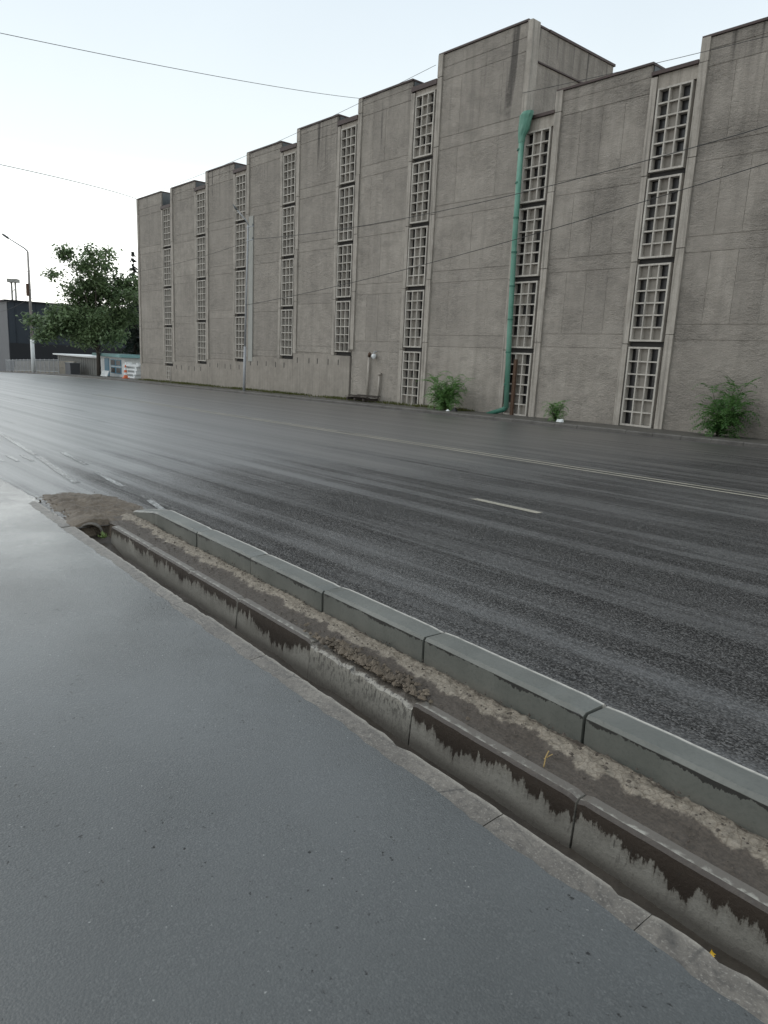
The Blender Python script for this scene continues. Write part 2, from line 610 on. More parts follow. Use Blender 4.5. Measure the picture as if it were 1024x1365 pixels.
M['pale'] = m_plain('pale_pane', (.25, .228, .20), .6, 0, .45, 2.2)
M['inner'] = m_plain('recess_shade', (.03, .028, .027), .8)  # dark tone that paints the shade of deep recesses
M['green'] = m_faded('green_paint', (.075, .21, .155), (.14, .28, .22), (.10, .09, .06))
M['dkgreen'] = m_plain('dark_green_paint', (.03, .12, .085), .5, 0, .3, 4)
M['steel'] = m_plain('pole_paint', (.30, .31, .32), .55, .0, .25, 3)
M['rust'] = m_plain('rusty_brown', (.085, .05, .032), .8, 0, .4, 8, .004)
M['duct'] = m_plain('duct_and_mast_haze', (.285, .285, .262), .7, 0, .15, 2)  # duct's own grey, also painting the haze over the far mast
M['wire'] = m_plain('cable_black', (.02, .02, .02), .6)
M['wood'] = m_plain('dark_wood', (.045, .036, .030), .85, 0, .5, 7, .006)
M['paint'] = m_paint('worn_road_paint', (.36, .335, .27))
M['white_line'] = m_paint('worn_white_paint', (.42, .43, .42), .60, .80)
M['verge'] = m_concrete('verge_wet_dirt', (.052, .050, .045), (.10, .092, .078), 14, .02, .6)
M['fkerb'] = m_concrete('far_kerb_concrete', (.06, .056, .051), (.115, .108, .098), 20, .006, .6)
M['moss'] = m_leaf('moss_green', (.06, .075, .02), (.13, .13, .04), 3)
M['leafT'] = m_leaf('tree_leaf', (.12, .18, .09), (.25, .34, .17), .5)
M['leafC'] = m_leaf('conifer_needles', (.014, .024, .018), (.03, .045, .03), .6)
M['leafB'] = m_leaf('sapling_leaf', (.075, .17, .045), (.17, .31, .10), 2.5)
M['leafD'] = m_leaf('sapling_leaf_dark', (.045, .12, .03), (.12, .23, .07), 2.5)
M['bark'] = m_plain('bark', (.07, .06, .05), .9, 0, .35, 6, .01)
M['navy'] = m_plain('navy_cladding', (.018, .026, .036), .6, 0, .25, .6)
M['navy2'] = m_plain('black_cladding', (.007, .009, .012), .6, 0, .25, .6)
M['greyclad'] = m_plain('grey_cladding', (.085, .09, .10), .6, 0, .2, .5)
M['white'] = m_plain('white_paint', (.62, .64, .64), .6, 0, .15, 3)
M['shed'] = m_plain('weathered_boards', (.20, .20, .19), .8, 0, .4, 2)
M['teal'] = m_plain('teal_roof', (.18, .33, .33), .6, 0, .25, 2)
M['blue'] = m_plain('blue_frame', (.10, .24, .34), .5, 0, .2, 2)
M['beige'] = m_plain('beige_stone', (.24, .22, .185), .85, 0, .3, 2, .02)
M['orange'] = m_plain('orange_plastic', (.55, .12, .04), .5, 0, .1, 4)
M['yellow'] = m_plain('yellow_leaf', (.55, .33, .02), .5, 0, .2, 30)
M['straw'] = m_plain('dry_straw', (.34, .24, .10), .7, 0, .2, 30)
M['ground'] = m_concrete('bare_ground', (.06, .055, .045), (.11, .10, .08), 3, .03, .85)

# ------------------------------------------------------------------ ground, road, pavements
def SK(x, y0):
    """the gutter and near kerb run at a slight angle to the road"""
    return y0 - .042 * x


XL = -6.80          # left end of gutter and kerb
tag(sheet('ground', [-1500, -400, -170, -140, -110, -95, -80, -60, 20, 60, 400], [-900, -60, -20, -9, 40, 200, 900],
          lambda x, y: G(max(x, -170) if x < 40 else 40, y) - .5, M['ground']), kind='structure')
rxs = [-320, -170] + fr(-160, -60, 10) + fr(-56, -8, 4)
ryl = lambda x: SK(max(x, -8.1), 1.84)
road = sheet('road', rxs + [-8, -7.6, -7.2, XL], [ryl, lambda x: SK(max(x, -8.1), 2.60), 3.4, 8, 13, 18, 22.7], lambda x, y: G(x, y), M['road'])
tag(road, kind='structure')
tag(sheet('road', [XL] + fr(-6, 40, 4), [lambda x: SK(x, 2.60), 3.6, 8, 13, 18, 22.7], lambda x, y: G(x, y), M['road']), kind='structure')


def wedge(x):
    return SK(max(x, -8.1), 1.735) + .022 * noise.noise(Vector((x * 5, 1.3, 0))) + .014 * noise.noise(Vector((x * 21, 4.3, 0))) + (.16 if x < XL - 1.4 else 0)


tag(sheet('sidewalk', [-320, -170] + fr(-150, -10, 10) + fr(-9.5, 1.5, .04) + [4, 12, 40], [-9, -4, 0, 1.2, wedge], lambda x, y: G(x, y) + .006, M['walk']), kind='structure')

# far pavement behind the far kerb
tag(sheet('far_pavement', [-320, -170] + fr(-160, -64, 8) + fr(-60, 40, 4), [22.82, 23.6, 25, 27, 30, 46], lambda x, y: G(x, y) + .115, M['verge']), kind='structure')

# painted lines
def line(name, x0, x1, y, wd):
    return tag(sheet(name, fr(x0, x1, 2), [y - wd / 2, y + wd / 2], lambda x, yy: G(x, yy) + .004, M['paint'], None), kind='structure')


line('centre_line', -34, 30, 11.60, .10)
line('centre_line', -34, 30, 11.88, .10)
line('lane_dash', -6.34, -5.25, 7.10, .13)

# ------------------------------------------------------------------ near kerb
TILT = (0, -.014, -.042)
kerb = tag(empty('near_kerb', (-3, SK(-3, 2.45), G(-3, 2.6))), kind='structure')
KT = .19


def kerb_mesh(L, seed, h0=0., h1=0.):
    """origin at top inner edge, middle of length; x along, y towards road"""
    r = random.Random(seed)
    pr = [(.0, -.42), (.0, -.016), (.014, .0), (.158, .0), (.186, -.02), (.192, -.42)]
    v = []
    xs = fr(-L / 2, L / 2, .08)
    for i, x in enumerate(xs):
        t = (x + L / 2) / L
        dz = h0 * (1 - t) + h1 * t
        end = .006 if i in (0, len(xs) - 1) else 0
        for k, (y, z) in enumerate(pr):
            j = .001
            if k in (2, 4):
                j = .003
            yy = y + r.uniform(-j, j) * (1 if k else .3) + (end if k in (0, 1, 2) else -end if k > 3 else 0)
            zz = z + (r.uniform(-j, j) - end if k in (1, 2, 3, 4) else 0) + (dz if k in (1, 2, 3, 4) else 0)
            v.append((x, yy, zz))
    n = len(pr)
    f = []
    for i in range(len(xs) - 1):
        for k in range(n - 1):
            a = i * n + k
            f.append((a, a + 1, a + n + 1, a + n))
    f.append(tuple(range(n)))
    f.append(tuple(range((len(xs) - 1) * n, len(xs) * n))[::-1])
    f = [q[::-1] for q in f]
    return mesh('kerb_stone', v, f)


kj = [-6.41, -5.46, -4.51, -3.54, -2.57, -1.54, -.56, .42, 1.4, 2.37, 3.34, 4.3]
kms = [kerb_mesh(.93, i) for i in range(4)]
for i in range(len(kj) - 1):
    a, b = kj[i], kj[i + 1]
    xm = (a + b) / 2
    y = SK(xm, 2.45)
    obj('kerb_stone', kms[i % 4], M['kerb'], kerb, (xm, y + rnd.uniform(-.006, .006), G(xm, y) + KT + rnd.uniform(-.005, .005)), (0, -.014 + rnd.uniform(-.003, .003), -.042 + rnd.uniform(-.004, .004))).scale = ((b - a - .012) / .93, 1, 1)
xm = -6.72
obj('kerb_stone', kerb_mesh(.62, 9, -.10, 0), M['kerb'], kerb, (xm, SK(xm, 2.46), G(xm, 2.7) + KT - .01), TILT)

# ------------------------------------------------------------------ gutter channel: coping, floor, wall blocks
chan = tag(empty('drain_channel', (-3, SK(-3, 1.95), G(-3, 2.0) - .16)), kind='structure')


def coping_mesh(L, seed):
    r = random.Random(seed)
    xs = fr(-L / 2, L / 2, .035)
    o = Vector((seed * 7.7, 0, 0))
    v = []
    for i, x in enumerate(xs):
        e = .003 if i in (0, len(xs) - 1) else 0
        n1 = noise.noise(Vector((x * 9, 0, 0)) + o)
        n2 = noise.noise(Vector((x * 31, 5, 0)) + o)
        chip = max(0, noise.noise(Vector((x * 6, 9, 0)) + o) - .28) * .05
        yin = .165 + .006 * n1 + .004 * n2 - chip
        v += [(x, -.10, -.3), (x, -.10, -.012), (x, -.02, -.004 - e), (x, .05, -.002 - e + .003 * n2), (x, .11, .004 - e + .003 * n1), (x, yin - .016, .006 - e + .004 * n2), (x, yin, -.012 - chip * .6), (x, yin + .012, -.3)]
    n = 8
    f = []
    for i in range(len(xs) - 1):
        for k in range(n - 1):
            a = i * n + k
            f.append((a, a + n, a + n + 1, a + 1))
    f.append(tuple(range(n))[::-1])
    f.append(tuple(range((len(xs) - 1) * n, len(xs) * n)))
    f = [q[::-1] for q in f]
    return mesh('coping_block', v, f)


cj = [-8.3, -7.6, -6.9, -5.95, -4.95, -3.95, -3.2, -2.25, -1.45, -.85, .1, 1.1, 2.1]
for i in range(len(cj) - 1):
    a, b = cj[i], cj[i + 1]
    xm = (a + b) / 2
    y = SK(xm, 1.69)
    obj('coping_block', coping_mesh(b - a - .003, i + 1), M['coping'], chan, (xm, y + rnd.uniform(-.006, .006), G(xm, y) + .002 + rnd.uniform(-.004, .004)), (0, -.014, -.042 + rnd.uniform(-.005, .005)))

# channel floor: wet silt
def fz(x, y):
    return G(x, y) - .165 + .02 * noise.noise(Vector((x * 3, y * 9, 0))) + .006 * noise.noise(Vector((x * 22, y * 22, 3))) + max(0, (-6.2 - x)) * .12


fl = sheet('channel_floor', fr(XL - .25, 2.5, .025), [(lambda k: (lambda x: SK(x, 1.79 + .042 * k)))(k) for k in range(9)], fz, M['silt'], chan, True)
fl.location = -chan.location

wj = [-6.58, -5.65, -4.82, -4.04, -3.15, -2.25, -1.31, -.38, .56, 1.5, 2.44]


def wall_mesh(L, seed, broken=False):
    """origin at the top of the visible face"""
    r = random.Random(seed)
    xs = fr(-L / 2, L / 2, .03)
    v = []
    o = Vector((seed * 3.3, 2, 0))
    for i, x in enumerate(xs):
        n1 = noise.noise(Vector((x * 14, 0, 0)) + o)
        n2 = noise.noise(Vector((x * 40, 3, 0)) + o)
        e = .008 if i in (0, len(xs) - 1) else 0
        br = (.022 + .02 * n1 + .012 * n2) if broken else .002 * n1
        v += [(x, -.02, -.34), (x, .0 + .002 * n1, -.10), (x, .004 + .002 * n2, -.016 - br - e), (x, .016 + (.02 * abs(n2) if broken else 0), -.002 - br - e), (x, .06, .0 - br * .6 - e), (x, .075, -.02 - br * .5), (x, .08, -.34)]
    n = 7
    f = []
    for i in range(len(xs) - 1):
        for k in range(n - 1):
            a = i * n + k
            f.append((a, a + 1, a + n + 1, a + n)[::-1])
    f.append(tuple(range(n))[::-1])
    f.append(tuple(range((len(xs) - 1) * n, len(xs) * n)))
    return mesh('wall_block', v, f, False)


for i in range(len(wj) - 1):
    a, b = wj[i], wj[i + 1]
    xm = (a + b) / 2
    y = SK(xm, 2.10)
    br = i == 4
    obj('wall_block', wall_mesh(b - a - .007, i + 2, br), M['chan_d' if br else 'chan'], chan, (xm, y + rnd.uniform(-.004, .004), G(xm, y) + .05 + rnd.uniform(-.003, .003)), (0, -.014 + rnd.uniform(-.003, .003), -.042 + rnd.uniform(-.004, .004)))

# strip of mud and sand between the channel wall and the kerb
def strip():
    xs = fr(-7.0, 2.2, .0125)
    ny = 30
    v = []
    at = []
    for x in xs:
        for j in range(ny):
            t = j / (ny - 1)
            y = SK(x, 2.155 + .305 * t)
            p = Vector((x, y, 0))
            sand = t + .16 * noise.noise(p * 2.6) + .16 * noise.noise(p * 9) + .07 * noise.noise(p * 24)
            s = max(0., min(1., (sand - .46) / .18)) * (1 if t < .93 else .6)
            lump = noise.noise(p * 26)
            crumb = max(0, .5 - noise.voronoi(p * 30)[0][0]) * 2
            low = noise.noise(p * 4 + Vector((0, 0, 5)))
            h = .026 + .010 * low + s * (.016 + .012 * lump + .012 * crumb) + (1 - s) * (.005 * lump) + .003 * noise.noise(p * 90)
            if t < .12:
                h -= (.12 - t) * .10
            dmg = max(0, 1 - ((x + 2.7) / .52) ** 2)
            h += dmg * max(0, 1 - abs(t - .18) / .3) * (.018 + .022 * lump + .03 * crumb)
            v.append((x, y, G(x, y) + h + .012))
            at.append(s)
    f = []
    for i in range(len(xs) - 1):
        for j in range(ny - 1):
            a = i * ny + j
            f.append((a, a + ny, a + ny + 1, a + 1))
    me = mesh('mud_strip', v, f, True)
    A = me.attributes.new('sand', 'FLOAT', 'POINT')
    A.data.foreach_set('value', at)
    return obj('mud_strip', me, M['sand'])


tag(strip(), kind='structure')

# crumbs and pebbles lying on the strip (uncountable)
def pebbles(name, n, fpos, smin, smax, m, seed):
    r = random.Random(seed)
    b = MB()
    for _ in range(n):
        p = fpos(r)
        s = r.uniform(smin, smax) * (1 if r.random() < .85 else 1.6)
        q0 = len(b.v)
        ang = r.uniform(0, 6.28)
        for (x, y, z) in ((1, 0, 0), (0, 1, 0), (-1, 0, 0), (0, -1, 0), (.2, .1, .8), (0, 0, -.6)):
            k = s * r.uniform(.7, 1.2)
            b.v.append((p[0] + k * (x * math.cos(ang) - y * math.sin(ang)), p[1] + k * (x * math.sin(ang) + y * math.cos(ang)), p[2] + k * z))
        for (i, j) in ((0, 1), (1, 2), (2, 3), (3, 0)):
            b.f += [(q0 + i, q0 + j, q0 + 4), (q0 + j, q0 + i, q0 + 5)]
    return b.build(name, m)


def pp(r):
    x = -6.8 + 7.2 * r.random() ** .8
    t = r.random()
    y = SK(x, 2.18 + .26 * t)
    return (x, y, G(x, y) + .05 + (.024 if t > .45 else 0))


def pd(r):
    x = r.gauss(-2.7, .24)
    y = SK(x, 2.13 + abs(r.gauss(0, .045)))
    return (x, y, G(x, y) + .058 + r.random() * .02)


tag(pebbles('gravel', 700, pp, .0025, .008, M['sand'], 5), 'small wet crumbs and pebbles strewn between gutter and kerb', 'gravel', kind='stuff')


def ph(r):
    x = r.uniform(-8.6, -6.9)
    y = SK(max(x, -8.1), 1.86) + .85 * r.random() ** 1.2
    return (x, y, G(x, y) + .012)


tag(pebbles('soil_crumbs', 170, ph, .004, .013, M['mud'], 9), 'loose brown soil crumbs scattered over the silt by the culvert', 'soil', kind='stuff')
tag(pebbles('mud_clods', 420, pd, .007, .02, M['mud'], 6), 'dark wet mud clods heaped over the broken gutter wall', 'mud', kind='stuff')

# culvert at the upper end of the channel and the heap of silt over it
def heap():
    xs = fr(-9.0, -6.3, .018)
    ny = 64
    v = []
    for x in xs:
        for j in range(ny):
            y = SK(max(x, -8.1), 1.82) + 1.05 * j / (ny - 1)
            yy = y - SK(max(x, -8.1), 1.82)
            p = Vector((x, y, 0))
            ax = min(1, max(0, (x + 8.95) / .8)) * min(1, max(0, (-6.35 - x) / .45))
            ay = min(1, yy / .25) * min(1, max(0, (1.02 - yy - max(0, -8.2 - x) * .3) / .38))
            k = ax * ay
            k *= max(0., min(1., 1 + .9 * noise.noise(p * 2.9))) if k < .9 else 1
            h = k * (.022 + .022 * noise.noise(p * 2.3) + .02 * noise.noise(p * 9) + .016 * noise.noise(p * 31) + .016 * max(0, .5 - noise.voronoi(p * 20)[0][0])) - .012 + .02 * k
            # the mouth of the channel is dug out below the crest
            dig = (1.0 if x > -6.84 else 0.0) * max(0., min(1., (.36 - yy) / .08))
            h = h * (1 - dig) - .155 * dig
            h += .05 * math.exp(-(((x + 6.98) / .22) ** 2 + ((yy - .17) / .2) ** 2)) * (1 - dig)
            v.append((x, y, G(x, y) + h))
    f = []
    for i in range(len(xs) - 1):
        for j in range(ny - 1):
            a = i * ny + j
            f.append((a, a + ny, a + ny + 1, a + 1))
    return obj('silt_heap', mesh('silt_heap', v, f, True), M['mud'])


tag(heap(), 'low brown heap of wet silt at the head of the gutter', 'silt', kind='stuff')
cul = empty('culvert_pipe', (-6.80, SK(-6.80, 1.97), G(-7, 2.1) - .135))
tag(cul, 'dark mouth of a concrete culvert pipe at the head of the gutter', 'pipe')
b = MB()
n = 18
for x in (-.30, .0):
    for rr in (.105, .122):
        for k in range(n):
            a = 2 * math.pi * k / n
            b.v.append((x, rr * math.cos(a), rr * math.sin(a) + .05))
for k in range(n):
    k2 = (k + 1) % n
    b.f += [(k, k2, 2 * n + k2, 2 * n + k), (n + k2, n + k, 3 * n + k, 3 * n + k2), (2 * n + k, 2 * n + k2, 3 * n + k2, 3 * n + k)]
pr_ = obj('pipe_ring', mesh('pipe_ring', b.v, b.f, True), M['coping'], cul, cul.location, (0, 0, -.35))
b = MB()
b.v = [(0, .104 * math.cos(2 * math.pi * k / n), .104 * math.sin(2 * math.pi * k / n) + .05) for k in range(n)]
b.f = [tuple(range(n))]
obj('pipe_end', mesh('pipe_end', b.v, b.f), M['inner'], cul, cul.location + Vector((-.29, .0, 0)), (0, 0, -.35))  # dark disc painting the shade deeper in the pipe
wd = empty('weed', (-6.62, SK(-6.62, 2.03), G(-6.62, 2.1) - .08))
tag(wd, 'tiny pale green weed beside the culvert mouth', 'weed')
b = MB()
for i in range(26):
    a = rnd.uniform(0, 6.28)
    L = rnd.uniform(.03, .085)
    d = Vector((math.cos(a), math.sin(a), rnd.uniform(.5, 1.6))).normalized()
    s = d.cross(Vector((0, 0, 1))).normalized() * .012
    p0 = Vector((rnd.uniform(-.02, .02), rnd.uniform(-.02, .02), 0))
    b.quad(p0, p0 + d * L * .5 - s, p0 + d * L, p0 + d * L * .5 + s)
obj('leaves', mesh('leaves', b.v, b.f), m_leaf('pale_weed', (.16, .24, .07), (.24, .32, .12), 20), wd, wd.location)

# fallen leaf, straw, twig
b = MB()
lf_s = .55
lf = [(0, -.03), (.018, -.02), (.012, -.008), (.03, .004), (.012, .012), (.01, .032), (-.006, .014), (-.026, .012), (-.014, -.006), (-.02, -.022)]
b.v = [(x * lf_s, y * lf_s, .008 * math.sin(x * 90) + .004) for x, y in lf] + [(0, 0, .014)]
b.f = [(i, (i + 1) % 10, 10) for i in range(10)]
x, y = -.72, SK(-.72, 2.0)
tag(obj('fallen_leaf', mesh('fallen_leaf', b.v, b.f), M['yellow'], None, (x, y, G(x, y) - .135), (0, 0, .6)), 'yellow fallen leaf lying in the gutter', 'leaf')
x, y = -1.87, SK(-1.87, 1.99)
tag(MB().tube([(-.035, 0, .012), (0, .002, .008), (.035, -.004, .012)], .0035, 5).build('straw', M['straw'], None, (x, y, G(x, y) - .13), (0, 0, .1)), 'short yellow straw stalk lying on the gutter silt', 'straw')
x, y = -1.53, SK(-1.53, 2.2)
tag(MB().tube([(-.006, -.01, -.01), (-.004, 0, .03), (.004, .01, .055)], .003, 5).tube([(-.01, 0, .02), (.02, .01, .045)], .002, 5).build('twig', M['straw'], None, (x, y, G(x, y) + .045), (0, 0, .4)), 'thin dry twig sticking up from the mud strip', 'twig')

# ------------------------------------------------------------------ worn white edge markings on the near side
def stroke(name, x0, y0, x1, y1, wd):
    n_ = 8
    v = []
    for i in range(n_ + 1):
        t = i / n_
        x = x0 + (x1 - x0) * t
        y = y0 + (y1 - y0) * t
        for s_ in (-1, 1):
            yy = y + s_ * (wd / 2 + .02 * noise.noise(Vector((x * 3, s_ * 4, 0))))
            v.append((x, yy, G(x, yy) + .004))
    return tag(obj(name, mesh(name, v, [(2 * i, 2 * i + 2, 2 * i + 3, 2 * i + 1) for i in range(n_)]), M['white_line']), kind='structure')


stroke('edge_line', -16.0, 3.62, -12.4, 3.30, .10)
stroke('edge_line', -12.2, 3.28, -9.4, 2.98, .11)
stroke('edge_line', -12.6, 3.78, -11.0, 3.64, .09)
stroke('edge_line', -10.2, 3.50, -8.9, 3.38, .08)
stroke('edge_line', -7.9, 3.30, -7.1, 3.16, .08)
for i in range(4):
    stroke('hatch_mark', -12.5 + .02 * i, 2.50 + .20 * i, -11.7 + .02 * i, 2.46 + .20 * i, .07)

# ------------------------------------------------------------------ far kerb
fk = tag(empty('far_kerb', (-30, 22.7, G(-30, 22.7))), kind='structure')
pr = [(.0, -.3), (.0, .10), (.025, .128), (.15, .135), (.15, -.3)]
fkm = mesh('kerb_stone', *(lambda q: (q.v, q.f))(MB().prism(pr, -.495, .495)))
for i in range(76):
    x = -70 + i
    if x < -60:
        sl_ = -.02
    else:
        sl_ = -.014
    obj('kerb_stone', fkm, M['fkerb'], fk, (x, 22.7 + rnd.uniform(-.008, .008), G(x, 22.7) + rnd.uniform(-.008, .006)), (0, sl_, rnd.uniform(-.005, .005)))
b = MB()
xs_ = fr(-200, -70.5, 8)
for x in xs_:
    for (y, z) in pr:
        b.v.append((x, 22.7 + y, G(x, 22.7) + z))
for i in range(len(xs_) - 1):
    for k in range(4):
        a = i * 5 + k
        b.f.append((a, a + 5, a + 6, a + 1))
obj('kerb_run', mesh('kerb_run', b.v, b.f), M['fkerb'], fk, (0, 0, 0))

# ------------------------------------------------------------------ the concrete building
XK = [-62.39, -55.87, -50.10, -44.39, -38.61, -32.86, -26.94, -19.98, -14.04, -8.11, -2.18, 3.75]
TOP = [13.46, 13.45, 13.76, 14.04, 14.37, 14.75, 15.37, 12.31, 12.65, 13.01, 13.37]
LEV = [.218, .58, .94, 1.303, 1.665, 2.027, 2.388, 2.498, 2.86, 3.22, 3.58]        # the storeys step up towards the right
AL = 0.0
CA, SA = math.cos(AL), math.sin(AL)
YF = 25.60
bld = empty('concrete_building', (-40, YF, G(-40, YF)))
tag(bld, 'long windowless grey concrete building with vertical lattice window strips along the street', 'building')


def U(k, u, d, z):
    return (XK[k] + u * CA + d * SA, YF + u * SA - d * CA, z)


cache = {}


def pbox(name, m, k, u0, u1, d0, d1, z0, z1, parent=bld, off=None):
    """box in the frame of bay k; mesh shared between equal sizes; origin at lower left front"""
    key = (name, m.name, round(u1 - u0, 2), round(d1 - d0, 2), round(z1 - z0, 2))
    if key not in cache:
        cache[key] = mesh(name, *(lambda q: (q.v, q.f))(MB().box(0, u1 - u0, 0, d1 - d0, 0, z1 - z0)))
    return obj(name, cache[key], m, parent, Vector(U(k, u0, d1, z0)) - (off or Vector((0, 0, 0))), (0, 0, AL))


def bpart(name, k):
    """an in-between part (bay) that parents its panels"""
    o = obj(name, None, None, bld, (0, 0, 0))
    return o


def lattice_mesh(Wd, Hh, nc, nr, gaps=()):
    b = MB()
    fw, bw, dp = .068, .052, .27
    b.box(0, fw, 0, dp, 0, Hh).box(Wd - fw, Wd, 0, dp, 0, Hh)
    b.box(fw, Wd - fw, .0, dp, 0, fw).box(fw, Wd - fw, .0, dp, Hh - fw, Hh)
    for i in range(1, nc):
        c = fw + (Wd - 2 * fw) * i / nc
        b.box(c - bw / 2, c + bw / 2, .012, dp - .002, fw, Hh - fw)
    for j in range(1, nr):
        c = fw + (Hh - 2 * fw) * j / nr
        b.box(fw, Wd - fw, .018, dp - .004, c - bw / 2, c + bw / 2)
    return mesh('lattice', b.v, b.f)


LM = {}
WW = 1.32


def window(k, u0, z0, Hh, nr, singles, variant=0):
    """precast lattice with panes set at its back"""
    o = obj('window', None, None, bld, U(k, u0, .045, z0), (0, 0, AL))
    key = (round(Hh, 2), nr)
    if key not in LM:
        LM[key] = (lattice_mesh(WW, Hh, 3, nr),)
    obj('lattice', LM[key][0], M['lattice'], o)
    cw = (WW - .124) / 3
    ch = (Hh - .124) / nr
    if singles:
        pk = ('pane', round(ch, 3))
        if pk not in cache:
            for mm in ('pane', 'pale'):
                cache[pk + (mm,)] = mesh('pane', *(lambda q: (q.v, q.f))(MB().box(.012, cw - .012, 0, .02, .012, ch - .012)))
            cache[pk] = True
        for c in range(3):
            for r in range(nr):
                pale = (c == 1 and rnd.random() < .93) or (r == 0 and rnd.random() < .75) or rnd.random() < .05
                q = obj('pane', cache[pk + ('pale' if pale else 'pane',)], M['pale' if pale else 'pane'], o)
                q.location = (.062 + c * cw, (.235 if not pale else rnd.uniform(.15, .2)), .062 + r * ch)
    else:
        b = MB()
        b2 = MB()
        for c in range(3):
            for r in range(nr):
                pale = (c == 1 and rnd.random() < .25) or (r == 0 and rnd.random() < .25)
                (b2 if pale else b).box(.07 + c * cw, .055 + (c + 1) * cw, .22, .24, .07 + r * ch, .055 + (r + 1) * ch)
        q = obj('panes', mesh('panes', b.v, b.f), M['pane'], o)
        q['kind'] = 'stuff'
        if b2.v:
            q = obj('pale_panes', mesh('pale_panes', b2.v, b2.f), M['pale'], o)
            q['kind'] = 'stuff'
    return o


for k in range(11):
    left = k < 7
    Wk = (XK[k + 1] - XK[k]) / CA
    top = TOP[k]
    L0 = LEV[k]
    gz = min(G(XK[k], YF), G(XK[k + 1], YF)) + .115
    stu = M['stuccoL'] if left else M['stuccoR']
    nlev = 4 if left else 3
    ub = Wk - 1.77                       # right end of the bay
    stripL = left and k != 6             # the strip right of the tall bay belongs to the low block
    sL0 = L0 if k != 6 else 2.136
    snl = 4 if stripL else 3
    stop = (sL0 + 3 * snl - .10) + (.46 if not stripL else .22 if k else -.0)   # underside of the strip roof
    # ---- start fin, split at the storey joints
    zs = [gz - .3 if k >= 6 else L0 - .12] + [L0 + 3 * i for i in range(0 if k >= 6 else 1, nlev + 1)] + [top - .02]
    if zs[-1] - zs[-2] < .4:
        zs.pop(-2)
    for a, b_ in zip(zs[:-1], zs[1:]):
        pbox('fin', M['fin'], k, 0, .31, -.55, .075 + rnd.uniform(-.012, .012), a + .012, b_ - .012)
    # ---- the core wall of the bay
    zb = gz - .4 if k >= 5 else L0 - .1
    wallp = pbox('bay_wall', stu, k, .10, ub - .02, -1.3, -.022, gz - .4, top - .05)
    woff = wallp.matrix_basis

    def panel(nm, m, u0, u1, z0, z1, d1=0.):
        key = (nm, m.name, round(u1 - u0, 2), round(z1 - z0, 2))
        if key not in cache:
            cache[key] = mesh(nm, *(lambda q: (q.v, q.f))(MB().box(0, u1 - u0, 0, .03, 0, z1 - z0)))
        q = obj(nm, cache[key], m, wallp)
        d = d1 + rnd.uniform(-.004, .004)
        q.location = (u0 - .10, -(d + .022), z0 - (gz - .4))
        return q
    # panel bands
    bands = []
    for j in range(nlev + 1):
        z = L0 + 3 * j
        bands.append((z - .18, min(z + .36, top - .06), 1))
        if z + .36 < top - .6:
            bands.append((z + .36, min(z + 2.82, top - .06), 4 if k in (5, 6, 7, 8) else 1))
    bands = [q for q in bands if q[1] - q[0] > .25]
    if bands[-1][1] < top - .3:
        bands.append((bands[-1][1], top - .06, 1))
    g_ = .011
    for (z0, z1, nn) in bands:
        if k < 5 and z0 < L0:
            z0 = L0
        us = [.31 + (ub - .31) * i / nn for i in range(nn + 1)]
        for a, b_ in zip(us[:-1], us[1:]):
            gg = .006 if nn > 1 else .0
            panel('wall_panel', stu, a + (gg if a > .32 else .002), b_ - (gg if b_ < ub - .02 else .002), z0 + g_, z1 - g_)
    if k >= 5:
        panel('base_panel', stu, .312, ub - .002, gz - .35, L0 - .18 - g_, .004)
    # ---- parapet cap
    pbox('parapet_cap', M['cap'], k, .0 if k else -.05, ub + .03, -1.35, .055, top - .05, top + .03)
    if k != 6:
        pbox('parapet_flashing', M['flash'], k, ub - .02, ub + .012, -1.3, -.10, stop - .05, top - .05)
    if k == 10:
        continue
    # ---- closing fin of the bay
    zs = [gz - .3 if k >= 5 else sL0 - .12] + [sL0 + 3 * i for i in range(0 if k >= 5 else 1, snl + 1)] + [(stop - .05) if k != 6 else top - .02]
    if zs[-1] - zs[-2] < .35:
        zs.pop(-2)
    for a, b_ in zip(zs[:-1], zs[1:]):
        pbox('fin', M['fin'], k, ub + .0125, ub + .26, -.45, .065 + rnd.uniform(-.012, .012), a + .012, b_ - .012)
    # ---- strip: back wall, windows, head, roof
    pbox('strip_back', M['inner'], k, ub + .26, Wk + .05, -1.0, -.30, gz - .4, stop)
    pbox('jamb', M['head'], k, Wk - .125, Wk - .004, -.29, -.16, gz - .3 if k >= 5 else sL0 - .1, stop - .002)
    for j in range(snl):
        window(k, Wk - 1.46, sL0 + 3 * j + .10, 2.80, 6, k >= 5 and k < 8)
        pbox('slab_edge', M['inner'], k, Wk - 1.48, Wk - .128, -.29, -.13, sL0 + 3 * j - .09, sL0 + 3 * j + .09)  # dark colour paints the shadow in the gap between windows
    if 5 <= k:
        zb_ = gz + .08
        hh = sL0 - .10 - zb_
        nr = 6
        window(k, Wk - 1.46, zb_, hh, nr, k < 8)
        pbox('strip_sill', M['plinth'], k, Wk - 1.48, Wk - .128, -.22, .0, gz - .3, zb_ - .005)
    else:
        pbox('plinth_wall', M['plinth'], k, .0, Wk - .005, -1.0, -.012 if k == 9 else .045, gz - .4, L0 - .11)
        for q in range(0 if k == 0 else 5):
            uu = .5 + q * (Wk - .8) / 4.6 + rnd.uniform(-.15, .15)
            pbox('vent_slot_shade', M['inner'], k, uu, uu + .07, .0, .049, L0 - .66 + rnd.uniform(-.03, .03), L0 - .34)  # uncut slot: dark plate on the plinth painting its inner shade
    pbox('head_panel', M['head'], k, ub + .265, Wk - .004, -.21, .0, sL0 + 3 * snl - .08, stop - .004)
    pbox('strip_roof', M['cap'], k, ub + .03, Wk - .005, -1.4, .11, stop, stop + (.22 if stripL else .12))

